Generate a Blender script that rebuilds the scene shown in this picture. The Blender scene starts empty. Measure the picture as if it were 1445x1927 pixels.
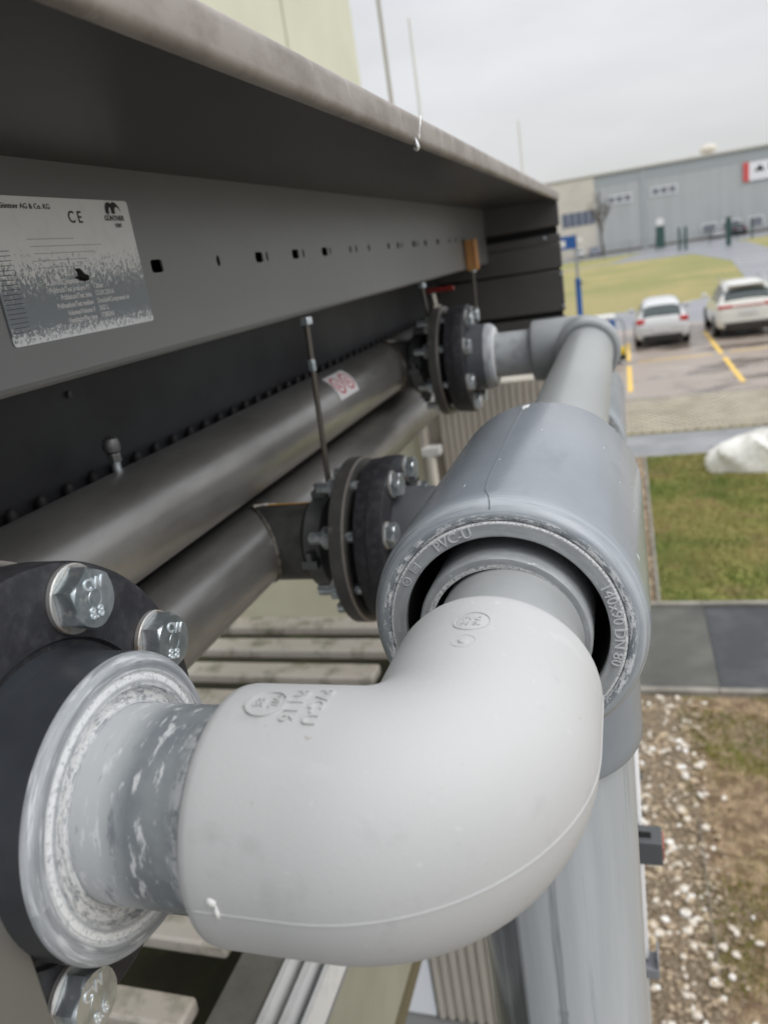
import bpy, math, random
from mathutils import Vector, Matrix
random.seed(7)
sc = bpy.context.scene
PI = math.pi
def R(d): return math.radians(d)
# ------------------------------------------------------------ camera (at the world origin; the ground lies 3.9 m below)
G = -3.9
cam = bpy.data.objects.new('camera', bpy.data.cameras.new('camera'))
sc.collection.objects.link(cam)
cx = (0.94909798, 0.27838305, -0.14736316)
cy = (-0.04784874, -0.33499279, -0.94100496)
cz = (-0.31132543, 0.90015705, -0.3046207)
cam.matrix_world = Matrix(((cx[0], -cy[0], -cz[0], 0), (cx[1], -cy[1], -cz[1], 0), (cx[2], -cy[2], -cz[2], 0), (0, 0, 0, 1)))
cam.data.sensor_fit = 'VERTICAL'; cam.data.sensor_height = 36; cam.data.lens = 27.03
cam.data.clip_start = 0.01; cam.data.clip_end = 2000
cam.data.dof.use_dof = True; cam.data.dof.focus_distance = 0.5; cam.data.dof.aperture_fstop = 7.5
sc.camera = cam
# ------------------------------------------------------------ sky and sun (overcast, brighter overhead)
w = bpy.data.worlds.new('World'); sc.world = w; w.use_nodes = True
nt = w.node_tree; N = nt.nodes; L = nt.links
for n in list(N): N.remove(n)
out = N.new('ShaderNodeOutputWorld'); bg = N.new('ShaderNodeBackground'); bg2 = N.new('ShaderNodeBackground')
sky = N.new('ShaderNodeTexSky'); sky.sky_type = 'NISHITA'; sky.sun_disc = False
SUN_EL, SUN_AZ = 42, 108      # azimuth measured clockwise from +Y
sky.sun_elevation = R(SUN_EL); sky.sun_rotation = R(SUN_AZ)
bg.inputs[1].default_value = 0.05
L.new(sky.outputs[0], bg.inputs[0])
tc = N.new('ShaderNodeTexCoord'); sep = N.new('ShaderNodeSeparateXYZ'); L.new(tc.outputs['Generated'], sep.inputs[0])
ramp = N.new('ShaderNodeValToRGB'); L.new(sep.outputs[2], ramp.inputs[0])
cr = ramp.color_ramp; cr.interpolation = 'EASE'
cr.elements[0].position = 0.0; cr.elements[0].color = (.64, .64, .64, 1)
cr.elements[1].position = 1.0; cr.elements[1].color = (1.7, 1.72, 1.76, 1)
e = cr.elements.new(.2); e.color = (.68, .69, .705, 1)
e = cr.elements.new(.42); e.color = (.78, .81, .88, 1)
e = cr.elements.new(.6); e.color = (1.1, 1.13, 1.18, 1)
nz = N.new('ShaderNodeTexNoise'); nz.inputs['Scale'].default_value = 2.2; nz.inputs['Detail'].default_value = 5
mp = N.new('ShaderNodeMapping'); mp.inputs['Scale'].default_value = (1, 1, 3.5)
L.new(tc.outputs['Generated'], mp.inputs[0]); L.new(mp.outputs[0], nz.inputs[0])
mr = N.new('ShaderNodeMapRange'); mr.inputs[1].default_value = .3; mr.inputs[2].default_value = .7; mr.inputs[3].default_value = .88; mr.inputs[4].default_value = 1.1
L.new(nz.outputs[0], mr.inputs[0])
vm = N.new('ShaderNodeVectorMath'); vm.operation = 'SCALE'; L.new(ramp.outputs[0], vm.inputs[0]); L.new(mr.outputs[0], vm.inputs[3])
L.new(vm.outputs[0], bg2.inputs[0]); bg2.inputs[1].default_value = 1.0
ms = N.new('ShaderNodeMixShader'); ms.inputs[0].default_value = .93
L.new(bg.outputs[0], ms.inputs[1]); L.new(bg2.outputs[0], ms.inputs[2]); L.new(ms.outputs[0], out.inputs[0])
sun = bpy.data.objects.new('sun', bpy.data.lights.new('sun', 'SUN')); sc.collection.objects.link(sun)
sun.data.energy = 1.2; sun.data.angle = R(40); sun.data.color = (1, .98, .96)
az = R(SUN_AZ); el = R(SUN_EL)
sd = Vector((math.sin(az)*math.cos(el), math.cos(az)*math.cos(el), math.sin(el)))
sun.rotation_euler = sd.to_track_quat('Z', 'Y').to_euler()
sc.view_settings.view_transform = 'Standard'; sc.view_settings.look = 'None'
sc.view_settings.exposure = 0.24; sc.view_settings.gamma = 1.0
sc.render.engine = 'CYCLES'

# ------------------------------------------------------------ materials
def lin(c): return tuple(((x/255)/12.92 if x/255 <= .04045 else ((x/255+.055)/1.055)**2.4) for x in c)
MATS = {}
def mat(name, col, rough=.5, metal=0., layers=(), bump=0., bscale=60, bstretch=(1, 1, 1), rvar=0., spec=.5, coat=0., emit=None, trans=0., ior=1.45):
    """col linear; layers: dict(c, scale, lo, hi, st, det, a, ring=(axis, r0, r1), z=(a,b), rough)"""
    if name in MATS: return MATS[name]
    m = bpy.data.materials.new(name); m.use_nodes = True; t = m.node_tree; n = t.nodes; l = t.links
    b = n['Principled BSDF']
    b.inputs['Roughness'].default_value = rough; b.inputs['Metallic'].default_value = metal
    b.inputs['Specular IOR Level'].default_value = spec; b.inputs['Coat Weight'].default_value = coat
    b.inputs['Transmission Weight'].default_value = trans; b.inputs['IOR'].default_value = ior
    if emit: b.inputs['Emission Color'].default_value = (*emit[:3], 1); b.inputs['Emission Strength'].default_value = emit[3]
    tcn = n.new('ShaderNodeTexCoord')
    rgb = n.new('ShaderNodeRGB'); rgb.outputs[0].default_value = (*col, 1); cur = rgb.outputs[0]
    rcur = None
    for k, d in enumerate(layers):
        mpn = n.new('ShaderNodeMapping'); mpn.inputs['Scale'].default_value = d.get('st', (1, 1, 1)); mpn.inputs['Location'].default_value = (k*3.1, k*1.7, k*.9)
        l.new(tcn.outputs['Object'], mpn.inputs[0])
        if 'polar' in d:   # (axis, radial/axial multiplier, angular multiplier): wear that runs round a pipe
            ax, kr, ka = d['polar']; sp0 = n.new('ShaderNodeSeparateXYZ'); l.new(tcn.outputs['Object'], sp0.inputs[0])
            i_, j_ = ((1, 2), (0, 2), (0, 1))[ax]
            at = n.new('ShaderNodeMath'); at.operation = 'ARCTAN2'; l.new(sp0.outputs[j_], at.inputs[0]); l.new(sp0.outputs[i_], at.inputs[1])
            am = n.new('ShaderNodeMath'); am.operation = 'MULTIPLY'; l.new(at.outputs[0], am.inputs[0]); am.inputs[1].default_value = ka
            cb = n.new('ShaderNodeCombineXYZ'); l.new(sp0.outputs[i_], cb.inputs[0]); l.new(sp0.outputs[j_], cb.inputs[1])
            ln0 = n.new('ShaderNodeVectorMath'); ln0.operation = 'LENGTH'; l.new(cb.outputs[0], ln0.inputs[0])
            rm = n.new('ShaderNodeMath'); rm.operation = 'MULTIPLY'; l.new(ln0.outputs['Value'], rm.inputs[0]); rm.inputs[1].default_value = kr
            xm = n.new('ShaderNodeMath'); xm.operation = 'MULTIPLY'; l.new(sp0.outputs[ax], xm.inputs[0]); xm.inputs[1].default_value = kr
            cc_ = n.new('ShaderNodeCombineXYZ'); l.new(am.outputs[0], cc_.inputs[0]); l.new(rm.outputs[0], cc_.inputs[1]); l.new(xm.outputs[0], cc_.inputs[2])
            l.new(cc_.outputs[0], mpn.inputs[0])
        no = n.new('ShaderNodeTexNoise'); no.inputs['Scale'].default_value = d.get('scale', 10); no.inputs['Detail'].default_value = d.get('det', 6)
        no.inputs['Roughness'].default_value = d.get('nr', .6); no.inputs['Distortion'].default_value = d.get('dist', 0)
        l.new(mpn.outputs[0], no.inputs[0])
        r_ = n.new('ShaderNodeMapRange'); r_.inputs[1].default_value = d.get('lo', .4); r_.inputs[2].default_value = d.get('hi', .6)
        r_.inputs[4].default_value = d.get('a', 1.)
        nout = no.outputs[0]
        if 'zb' in d:
            z0_, k_ = d['zb']; sz = n.new('ShaderNodeSeparateXYZ'); l.new(tcn.outputs['Object'], sz.inputs[0])
            m1 = n.new('ShaderNodeMath'); m1.operation = 'MULTIPLY_ADD'; l.new(sz.outputs[2], m1.inputs[0]); m1.inputs[1].default_value = -k_; m1.inputs[2].default_value = z0_*k_
            m1.use_clamp = False; m2 = n.new('ShaderNodeMath'); m2.operation = 'ADD'; l.new(m1.outputs[0], m2.inputs[0]); l.new(nout, m2.inputs[1]); nout = m2.outputs[0]
        l.new(nout, r_.inputs[0]); f = r_.outputs[0]
        if 'ring' in d:
            ax, r0, r1 = d['ring']; s3 = n.new('ShaderNodeVectorMath'); s3.operation = 'MULTIPLY'
            s3.inputs[1].default_value = tuple(0 if i == ax else 1 for i in range(3)); l.new(tcn.outputs['Object'], s3.inputs[0])
            ln = n.new('ShaderNodeVectorMath'); ln.operation = 'LENGTH'; l.new(s3.outputs[0], ln.inputs[0])
            mid = (r0+r1)/2; hw = (r1-r0)/2
            q = n.new('ShaderNodeMath'); q.operation = 'SUBTRACT'; l.new(ln.outputs['Value'], q.inputs[0]); q.inputs[1].default_value = mid
            q2 = n.new('ShaderNodeMath'); q2.operation = 'ABSOLUTE'; l.new(q.outputs[0], q2.inputs[0])
            q3 = n.new('ShaderNodeMapRange'); l.new(q2.outputs[0], q3.inputs[0]); q3.inputs[1].default_value = hw; q3.inputs[2].default_value = hw*.5
            q4 = n.new('ShaderNodeMath'); q4.operation = 'MULTIPLY'; l.new(f, q4.inputs[0]); l.new(q3.outputs[0], q4.inputs[1]); f = q4.outputs[0]
        for key, comp in (('xr', 0), ('yr', 1), ('zr', 2)):
            if key in d:
                sp = n.new('ShaderNodeSeparateXYZ'); l.new(tcn.outputs['Object'], sp.inputs[0])
                q3 = n.new('ShaderNodeMapRange'); l.new(sp.outputs[comp], q3.inputs[0]); q3.inputs[1].default_value = d[key][0]; q3.inputs[2].default_value = d[key][1]
                q4 = n.new('ShaderNodeMath'); q4.operation = 'MULTIPLY'; l.new(f, q4.inputs[0]); l.new(q3.outputs[0], q4.inputs[1]); f = q4.outputs[0]
        mx = n.new('ShaderNodeMix'); mx.data_type = 'RGBA'; l.new(f, mx.inputs['Factor']); l.new(cur, mx.inputs['A']); mx.inputs['B'].default_value = (*d['c'], 1)
        cur = mx.outputs['Result']
        if 'rough' in d:
            mm = n.new('ShaderNodeMix'); l.new(f, mm.inputs['Factor'])
            if rcur is None: mm.inputs['A'].default_value = rough
            else: l.new(rcur, mm.inputs['A'])
            mm.inputs['B'].default_value = d['rough']; rcur = mm.outputs['Result']
    l.new(cur, b.inputs['Base Color'])
    if rcur is not None: l.new(rcur, b.inputs['Roughness'])
    if bump:
        mpn = n.new('ShaderNodeMapping'); mpn.inputs['Scale'].default_value = bstretch; l.new(tcn.outputs['Object'], mpn.inputs[0])
        no = n.new('ShaderNodeTexNoise'); no.inputs['Scale'].default_value = bscale; no.inputs['Detail'].default_value = 8; l.new(mpn.outputs[0], no.inputs[0])
        bp = n.new('ShaderNodeBump'); bp.inputs['Distance'].default_value = bump; bp.inputs['Strength'].default_value = 1; l.new(no.outputs[0], bp.inputs['Height'])
        l.new(bp.outputs[0], b.inputs['Normal'])
    MATS[name] = m
    return m

# ------------------------------------------------------------ mesh helpers: every shape is (verts, faces) in world coordinates
def join(*gs):
    V = []; F = []
    for v, f in gs:
        o = len(V); V += list(v); F += [tuple(i+o for i in q) for q in f]
    return V, F
def box(x0, x1, y0, y1, z0, z1):
    v = [(x0, y0, z0), (x1, y0, z0), (x1, y1, z0), (x0, y1, z0), (x0, y0, z1), (x1, y0, z1), (x1, y1, z1), (x0, y1, z1)]
    return v, [(0, 3, 2, 1), (4, 5, 6, 7), (0, 1, 5, 4), (1, 2, 6, 5), (2, 3, 7, 6), (3, 0, 4, 7)]
def axes(ax):
    return ((1, 2), (2, 0), (0, 1))[ax]
def lathe(ax, c, prof, n=64, a0=0., a1=2*PI, close=True):
    """prof: list of (axial absolute coordinate, radius); c: centre (the axial entry is ignored)"""
    i, j = axes(ax); full = abs(a1-a0-2*PI) < 1e-6; V = []; F = []
    m = n if full else n+1
    for (s, r) in prof:
        for k in range(m):
            a = a0+(a1-a0)*k/n; p = [0, 0, 0]; p[ax] = s; p[i] = c[i]+r*math.cos(a); p[j] = c[j]+r*math.sin(a); V.append(tuple(p))
    for q in range(len(prof)-1):
        for k in range(n):
            k2 = (k+1) % m
            F.append((q*m+k, q*m+k2, (q+1)*m+k2, (q+1)*m+k))
    return V, F
def fil(s0, r0, s1, r1, k=5):
    """quarter-round from (s0,r0) to (s1,r1): leaves along the radial direction first"""
    return [(s0+(s1-s0)*(1-math.cos(t*PI/2/k)), r0+(r1-r0)*math.sin(t*PI/2/k)) for t in range(k+1)]
def tube(path, r, n=12, cap=True):
    P = [Vector(p) for p in path]; V = []; F = []; up = None
    rr = r if isinstance(r, (list, tuple)) else [r]*len(P)
    for k, p in enumerate(P):
        d = (P[min(k+1, len(P)-1)]-P[max(k-1, 0)]).normalized()
        if up is None: up = Vector((0, 0, 1)) if abs(d.z) < .9 else Vector((1, 0, 0))
        s = d.cross(up).normalized(); up = s.cross(d).normalized()
        for a in range(n):
            t = 2*PI*a/n; V.append(tuple(p+s*(rr[k]*math.cos(t))+up*(rr[k]*math.sin(t))))
    for k in range(len(P)-1):
        for a in range(n):
            b = (a+1) % n; F.append((k*n+a, k*n+b, (k+1)*n+b, (k+1)*n+a))
    if cap: F.append(tuple(range(n))[::-1]); F.append(tuple(range((len(P)-1)*n, len(P)*n)))
    return V, F
def hexp(ax, c, s0, s1, r, rot=0., ch=.0012):
    """hexagon head with a rounded chamfer on the s1 side"""
    i, j = axes(ax); V = []; F = []; n = 24
    def ring(s, rad, circ):
        for k in range(n):
            a = 2*PI*k/n; aa = (a % (PI/3))-PI/6; hr = rad*math.cos(PI/6)/math.cos(aa)
            q = min(hr, circ); p = [0, 0, 0]; p[ax] = s; p[i] = c[i]+q*math.cos(a+rot); p[j] = c[j]+q*math.sin(a+rot); V.append(tuple(p))
    sg = 1 if s1 > s0 else -1
    ring(s0, r, 9); ring(s1-sg*ch*1.6, r, 9); ring(s1-sg*ch*.9, r, r*.965); ring(s1, r, r*.88)
    for q in range(3):
        for k in range(n): F.append((q*n+k, q*n+(k+1) % n, (q+1)*n+(k+1) % n, (q+1)*n+k))
    F.append(tuple(range(n))[::-1]); F.append(tuple(range(3*n, 4*n)))
    return V, F
def extrude_y(prof, y0, y1):
    n = len(prof); V = [(x, y0, z) for x, z in prof]+[(x, y1, z) for x, z in prof]
    F = [(k, (k+1) % n, (k+1) % n+n, k+n) for k in range(n)]+[tuple(range(n))[::-1], tuple(range(n, 2*n))]
    return V, F
def text(s, size, mp, depth=.0005, align='CENTER', bold=0., sx=1.):
    cu = bpy.data.curves.new('lettering', 'FONT'); cu.body = s; cu.size = size; cu.extrude = depth; cu.align_x = align; cu.align_y = 'CENTER'; cu.offset = bold; cu.resolution_u = 3
    o = bpy.data.objects.new('lettering', cu); sc.collection.objects.link(o)
    dg = bpy.context.evaluated_depsgraph_get(); me = bpy.data.meshes.new_from_object(o.evaluated_get(dg))
    V = [mp(v.co.x*sx, v.co.y, v.co.z) for v in me.vertices]; F = [tuple(p.vertices) for p in me.polygons]
    bpy.data.objects.remove(o); bpy.data.curves.remove(cu); bpy.data.meshes.remove(me)
    return V, F
ORG = {}
def empty(name, loc, label=None, cat=None, group=None):
    o = bpy.data.objects.new(name, None); sc.collection.objects.link(o); o.location = loc; o.empty_display_size = .02
    ORG[o.name] = Vector(loc)
    if label: tag(o, label, cat, group)
    return o
def tag(o, label, cat, group=None, kind=None):
    if label: o['label'] = label
    if cat: o['category'] = cat
    if group: o['group'] = group
    if kind: o['kind'] = kind
    return o
def obj(name, g, m, parent=None, org=(0, 0, 0), sharp=35, flat=False, bevel=0., solid=0., subs=0):
    org = ORG[parent.name] if parent else Vector(org)
    me = bpy.data.meshes.new(name); me.from_pydata([tuple(Vector(v)-org) for v in g[0]], [], g[1]); me.validate()
    ms_ = m if isinstance(m, (list, tuple)) else [m]
    for x in ms_: me.materials.append(x)
    o = bpy.data.objects.new(name, me); sc.collection.objects.link(o); ORG[o.name] = org
    if parent: o.parent = parent
    else: o.location = org
    if not flat:
        for p in me.polygons: p.use_smooth = True
        if sharp < 180: me.set_sharp_from_angle(angle=R(sharp))
    if solid: md = o.modifiers.new('solid', 'SOLIDIFY'); md.thickness = solid; md.offset = -1
    if bevel: md = o.modifiers.new('bevel', 'BEVEL'); md.width = bevel; md.segments = 2; md.limit_method = 'ANGLE'
    if subs: md = o.modifiers.new('sub', 'SUBSURF'); md.levels = subs; md.render_levels = subs
    return o
def thing1(name, g, m, label, cat, group=None, org=(0, 0, 0), kind=None, **k):
    return tag(obj(name, g, m, None, org, **k), label, cat, group, kind)
def struct(name, g, m, org=(0, 0, 0), **k):
    o = obj(name, g, m, None, org, **k); o['kind'] = 'structure'; return o

# ------------------------------------------------------------ palette
grey_panel = mat('grey_coated_sheet', (.10, .098, .094), .36, .25, [dict(c=(.08, .078, .075), scale=6, lo=.35, hi=.7, st=(1, .4, 1)), dict(c=(.30, .30, .29), scale=260, lo=.63, hi=.72, a=.35)], bump=.00006, bscale=320)
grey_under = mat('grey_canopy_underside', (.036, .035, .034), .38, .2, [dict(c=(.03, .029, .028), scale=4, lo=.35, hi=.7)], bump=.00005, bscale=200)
galv_edge = mat('weathered_canopy_edge', (.33, .295, .265), .5, .15, [dict(c=(.24, .21, .185), scale=40, lo=.42, hi=.62, st=(1, .5, 1)), dict(c=(.5, .48, .45), scale=55, lo=.6, hi=.7, a=.5, st=(1, 1, .3))], bump=.0002, bscale=150)
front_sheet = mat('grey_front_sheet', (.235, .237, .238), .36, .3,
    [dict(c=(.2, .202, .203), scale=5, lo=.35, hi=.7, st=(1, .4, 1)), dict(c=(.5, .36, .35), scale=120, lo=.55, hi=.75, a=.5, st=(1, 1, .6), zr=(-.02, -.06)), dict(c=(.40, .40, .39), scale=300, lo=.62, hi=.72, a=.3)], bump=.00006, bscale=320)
dark_sheet = mat('dark_tube_sheet', (.045, .047, .05), .45, .2, [dict(c=(.03, .03, .033), scale=6, lo=.4, hi=.6)])
header_paint = mat('satin_grey_header_paint', (.43, .42, .405), .34, .7, [dict(c=(.215, .208, .197), scale=9, lo=.35, hi=.7, st=(1, .3, 1)), dict(c=(.24, .22, .19), scale=160, lo=.6, hi=.75, a=.3)], bump=.0001, bscale=260)
dark_paint = mat('dark_grey_painted_steel', (.1, .1, .097), .42, .3, [dict(c=(.05, .05, .05), scale=20, lo=.4, hi=.65)], bump=.0001, bscale=200)
weld_m = mat('weld_bead', (.26, .24, .21), .38, .7, [dict(c=(.12, .11, .1), scale=120, lo=.45, hi=.6)], bump=.001, bscale=160)
steel_fl = mat('grey_steel_flange', (.1, .098, .095), .42, .4, [dict(c=(.08, .078, .074), scale=30, lo=.4, hi=.65), dict(c=(.3, .28, .26), scale=60, lo=.6, hi=.7, a=.4)], bump=.0003, bscale=120)
black_pl = mat('black_fibre_plastic', (.022, .022, .026), .52, 0, [dict(c=(.045, .045, .05), scale=90, lo=.45, hi=.7), dict(c=(.11, .11, .12), scale=420, lo=.64, hi=.72, a=.5, st=(1, 1, .4))], bump=.0004, bscale=240)
collar_pl = mat('dark_grey_pvc', (.032, .036, .042), .36, 0, [dict(c=(.055, .06, .068), scale=12, lo=.4, hi=.7)], bump=.00008, bscale=300)
zinc = mat('zinc_plated_steel', (.66, .71, .74), .3, .85, [dict(c=(.42, .48, .5), scale=45, lo=.45, hi=.62), dict(c=(.78, .76, .7), scale=260, lo=.55, hi=.7, a=.6, rough=.55)], bump=.0003, bscale=200)
washer_m = mat('rust_stained_washer', (.55, .54, .52), .4, .7, [dict(c=(.42, .3, .2), scale=60, lo=.52, hi=.62, a=.6)], bump=.0003, bscale=200)
pvc_light = mat('light_grey_pvc', (.495, .494, .49), .6, 0,
    [dict(c=(.475, .475, .47), scale=9, lo=.35, hi=.7), dict(c=(.38, .38, .375), scale=38, lo=.6, hi=.74, a=.5), dict(c=(.62, .62, .61), scale=22, lo=.6, hi=.7, a=.35, st=(.3, 1, 1)), dict(c=(.34, .32, .29), scale=170, lo=.68, hi=.72, a=.7), dict(c=(.7, .7, .69), scale=150, lo=.66, hi=.76, a=.5), dict(c=(.3, .3, .3), scale=60, lo=.74, hi=.8, a=.7)], bump=.00012, bscale=420)
pvc_pipe = mat('worn_grey_pvc_pipe', (.19, .21, .225), .33, 0,
    [dict(c=(.25, .27, .28), scale=2, lo=.4, hi=.6, polar=(0, 25, .8)), dict(c=(.50, .52, .53), scale=2.2, lo=.34, hi=.42, a=.92, xr=(.004, -.012), polar=(0, 45, .7), nr=.65, rough=.55), dict(c=(.62, .63, .63), scale=3, lo=.56, hi=.62, a=.85, polar=(0, 60, .8), nr=.7, rough=.6),
     dict(c=(.6, .61, .61), scale=4, lo=.46, hi=.54, a=.85, xr=(.024, .030), polar=(0, 40, 1.), nr=.7), dict(c=(.07, .075, .08), scale=5, lo=.5, hi=.56, a=.9, xr=(.029, .033), polar=(0, 30, 1.4))], bump=.0001, bscale=260)
pvc_plain = mat('grey_pvc_pipe_clean', (.3, .31, .31), .45, 0, [dict(c=(.38, .39, .39), scale=10, lo=.4, hi=.65)], bump=.0001, bscale=200)
pvc_face = mat('chalky_pvc_face', (.22, .235, .25), .38, 0,
    [dict(c=(.40, .42, .44), scale=3, lo=.36, hi=.6, a=.9, polar=(0, 90, .45)), dict(c=(.60, .62, .64), scale=5, lo=.55, hi=.63, a=.8, polar=(0, 110, .5), nr=.6), dict(c=(.12, .13, .14), scale=6, lo=.64, hi=.7, a=.6, polar=(0, 100, .6)),
     dict(c=(.80, .81, .81), scale=10, lo=.36, hi=.48, a=.95, ring=(0, .0595, .0665), polar=(0, 40, 2.5), nr=.8), dict(c=(.72, .72, .71), scale=8, lo=.42, hi=.52, a=.9, ring=(0, .048, .060), polar=(0, 60, 1.6), nr=.7)], bump=.0004, bscale=190)
tee_pvc = mat('blue_grey_pvc', (.20, .225, .25), .22, 0,
    [dict(c=(.26, .285, .31), scale=7, lo=.4, hi=.7, st=(1, .5, 1)), dict(c=(.14, .155, .17), scale=16, lo=.6, hi=.74, a=.5, st=(1, .35, 1)), dict(c=(.6, .63, .66), scale=75, lo=.69, hi=.73, a=.7, st=(2.2, .5, 1), rough=.5),
     dict(c=(.46, .49, .51), scale=3, lo=.3, hi=.62, a=.7, ring=(1, .080, .0925), yr=(.035, .012), polar=(1, 60, .4), rough=.35),  # lighter band paints the shoulder's highlight into the colour
     dict(c=(.72, .73, .73), scale=4, lo=.5, hi=.54, a=.95, ring=(1, .0765, .0835), yr=(.008, .002), polar=(1, 60, 1.6), nr=.85, rough=.7), dict(c=(.08, .085, .09), scale=14, lo=.6, hi=.64, a=.9, ring=(1, .0765, .084), yr=(.008, .002), polar=(1, 40, 4.), nr=.8)], bump=.0002, bscale=130)
ring_pvc = mat('grey_reducer_face', (.29, .305, .31), .38, 0,
    [dict(c=(.35, .365, .37), scale=3, lo=.42, hi=.6, polar=(1, 60, 1.)), dict(c=(.62, .64, .64), scale=6, lo=.62, hi=.66, a=.8, polar=(1, 70, 2.), nr=.75), dict(c=(.78, .78, .77), scale=14, lo=.42, hi=.5, a=.95, ring=(1, .0755, .0785), polar=(1, 40, 4.), nr=.8), dict(c=(.74, .74, .73), scale=9, lo=.44, hi=.5, a=.95, ring=(1, .0465, .0515), polar=(1, 50, 2.5), nr=.8)], bump=.0002, bscale=200)
down_pvc = mat('streaked_side_shaded_pvc', (.38, .405, .42), .25, 0,
    [dict(c=(.46, .485, .495), scale=22, lo=.42, hi=.6, st=(1, 1, .06)), dict(c=(.2, .22, .235), scale=45, lo=.6, hi=.68, st=(1, 1, .03), a=.75), dict(c=(.2, .21, .22), scale=26, lo=.66, hi=.72, st=(1, 1, .5), a=.6), dict(c=(.045, .055, .062), scale=18, lo=.1, hi=.42, st=(1, 1, .05), a=.97, xr=(-.024, -.029), rough=.14), dict(c=(.16, .18, .19), scale=60, lo=.55, hi=.62, st=(1, 1, .03), a=.5, xr=(-.024, -.029))], bump=.0002, bscale=90, bstretch=(1, 1, .1))  # dark left band puts the pipe's shaded side into the colour, streaked as wet
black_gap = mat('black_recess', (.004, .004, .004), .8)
rubber = mat('black_rubber', (.015, .015, .016), .6)
print_black = mat('black_print', (.02, .02, .02), .5)
print_white = mat('worn_white_print', (.88, .88, .88), .5)
red_paint = mat('red_paint', (.17, .012, .01), .4)
orange_m = mat('orange_tape', (.65, .33, .03), .5)
wood = mat('pine_wood', (.55, .28, .1), .6, 0, [dict(c=(.4, .18, .06), scale=60, lo=.4, hi=.65, st=(2, 2, .15))])
white_pl = mat('white_plastic', (.75, .75, .73), .4, 0, [dict(c=(.6, .6, .58), scale=15, lo=.5, hi=.7)])

# ============================================================ LARGE STRUCTURE: the ground and what is painted on it
def sheet(x0, x1, y0, y1, z, n=1):
    return [(x0, y0, z), (x1, y0, z), (x1, y1, z), (x0, y1, z)], [(0, 1, 2, 3)]
def poly(pts, z): return [(x, y, z) for x, y in pts], [tuple(range(len(pts)))]
grass_c = dict(c=(.26, .27, .06), scale=.9, lo=.35, hi=.6)
lawn_m = mat('winter_lawn', (.34, .3, .11), .85, 0, [grass_c, dict(c=(.13, .17, .03), scale=.7, lo=.5, hi=.62), dict(c=(.2, .14, .07), scale=2.2, lo=.56, hi=.68, a=.7), dict(c=(.28, .25, .12), scale=30, lo=.5, hi=.7, a=.5), dict(c=(.06, .08, .015), scale=45, lo=.55, hi=.7, a=.7)], bump=.04, bscale=40)
field_m = mat('pale_winter_grass', (.33, .28, .12), .85, 0, [dict(c=(.23, .235, .08), scale=.12, lo=.4, hi=.62), dict(c=(.42, .32, .13), scale=.2, lo=.52, hi=.7, a=.8, st=(1, .5, 1)), dict(c=(.15, .17, .04), scale=3, lo=.5, hi=.75, a=.6)], bump=.04, bscale=30)
dirt_m = mat('mossy_dry_soil', (.29, .215, .145), .9, 0, [dict(c=(.19, .17, .04), scale=1.8, lo=.48, hi=.6, a=.9), dict(c=(.45, .36, .25), scale=18, lo=.5, hi=.62, a=.8, st=(1, .5, 1)), dict(c=(.09, .06, .035), scale=24, lo=.55, hi=.7, a=.8)], bump=.03, bscale=60)
grav_m = mat('brown_grit', (.2, .15, .1), .9, 0, [dict(c=(.35, .29, .21), scale=28, lo=.5, hi=.62), dict(c=(.09, .065, .04), scale=40, lo=.52, hi=.66)], bump=.03, bscale=50)
asph = mat('wet_grey_asphalt', (.2, .205, .215), .42, 0, [dict(c=(.28, .285, .3), scale=.8, lo=.45, hi=.65, rough=.25), dict(c=(.13, .133, .14), scale=2.2, lo=.55, hi=.7, a=.7), dict(c=(.3, .3, .3), scale=120, lo=.55, hi=.7, a=.4)], bump=.004, bscale=120)
asph_far = mat('pale_wet_road', (.2, .205, .22), .38, 0, [dict(c=(.27, .275, .295), scale=.08, lo=.4, hi=.65, rough=.25)], bump=.004, bscale=80)
pave_m = mat('grey_brown_pavement', (.085, .085, .075), .6, 0, [dict(c=(.115, .115, .1), scale=3, lo=.45, hi=.65), dict(c=(.19, .19, .18), scale=160, lo=.62, hi=.72, a=.5), dict(c=(.05, .05, .047), scale=1.2, lo=.55, hi=.7, a=.6)], bump=.003, bscale=150)
pave2_m = mat('wet_dark_asphalt', (.03, .031, .035), .4, 0, [dict(c=(.06, .062, .068), scale=2.4, lo=.45, hi=.68, rough=.3), dict(c=(.15, .15, .15), scale=160, lo=.62, hi=.72, a=.5)], bump=.003, bscale=150)
park_m = mat('wet_beige_paving', (.31, .26, .22), .4, 0, [dict(c=(.32, .265, .225), scale=.5, lo=.42, hi=.62), dict(c=(.13, .10, .08), scale=.6, lo=.53, hi=.6, rough=.12, st=(.6, 1.6, 1)), dict(c=(.42, .4, .38), scale=.7, lo=.6, hi=.72, a=.8, rough=.2)], bump=.004, bscale=90)
kerb_m = mat('pale_concrete_kerb', (.3, .28, .25), .7, 0, [dict(c=(.2, .185, .16), scale=4, lo=.4, hi=.65)], bump=.003, bscale=80)
yellow_m = mat('yellow_road_paint', (.75, .5, .1), .6, 0, [dict(c=(.5, .38, .18), scale=7, lo=.56, hi=.7)])

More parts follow.
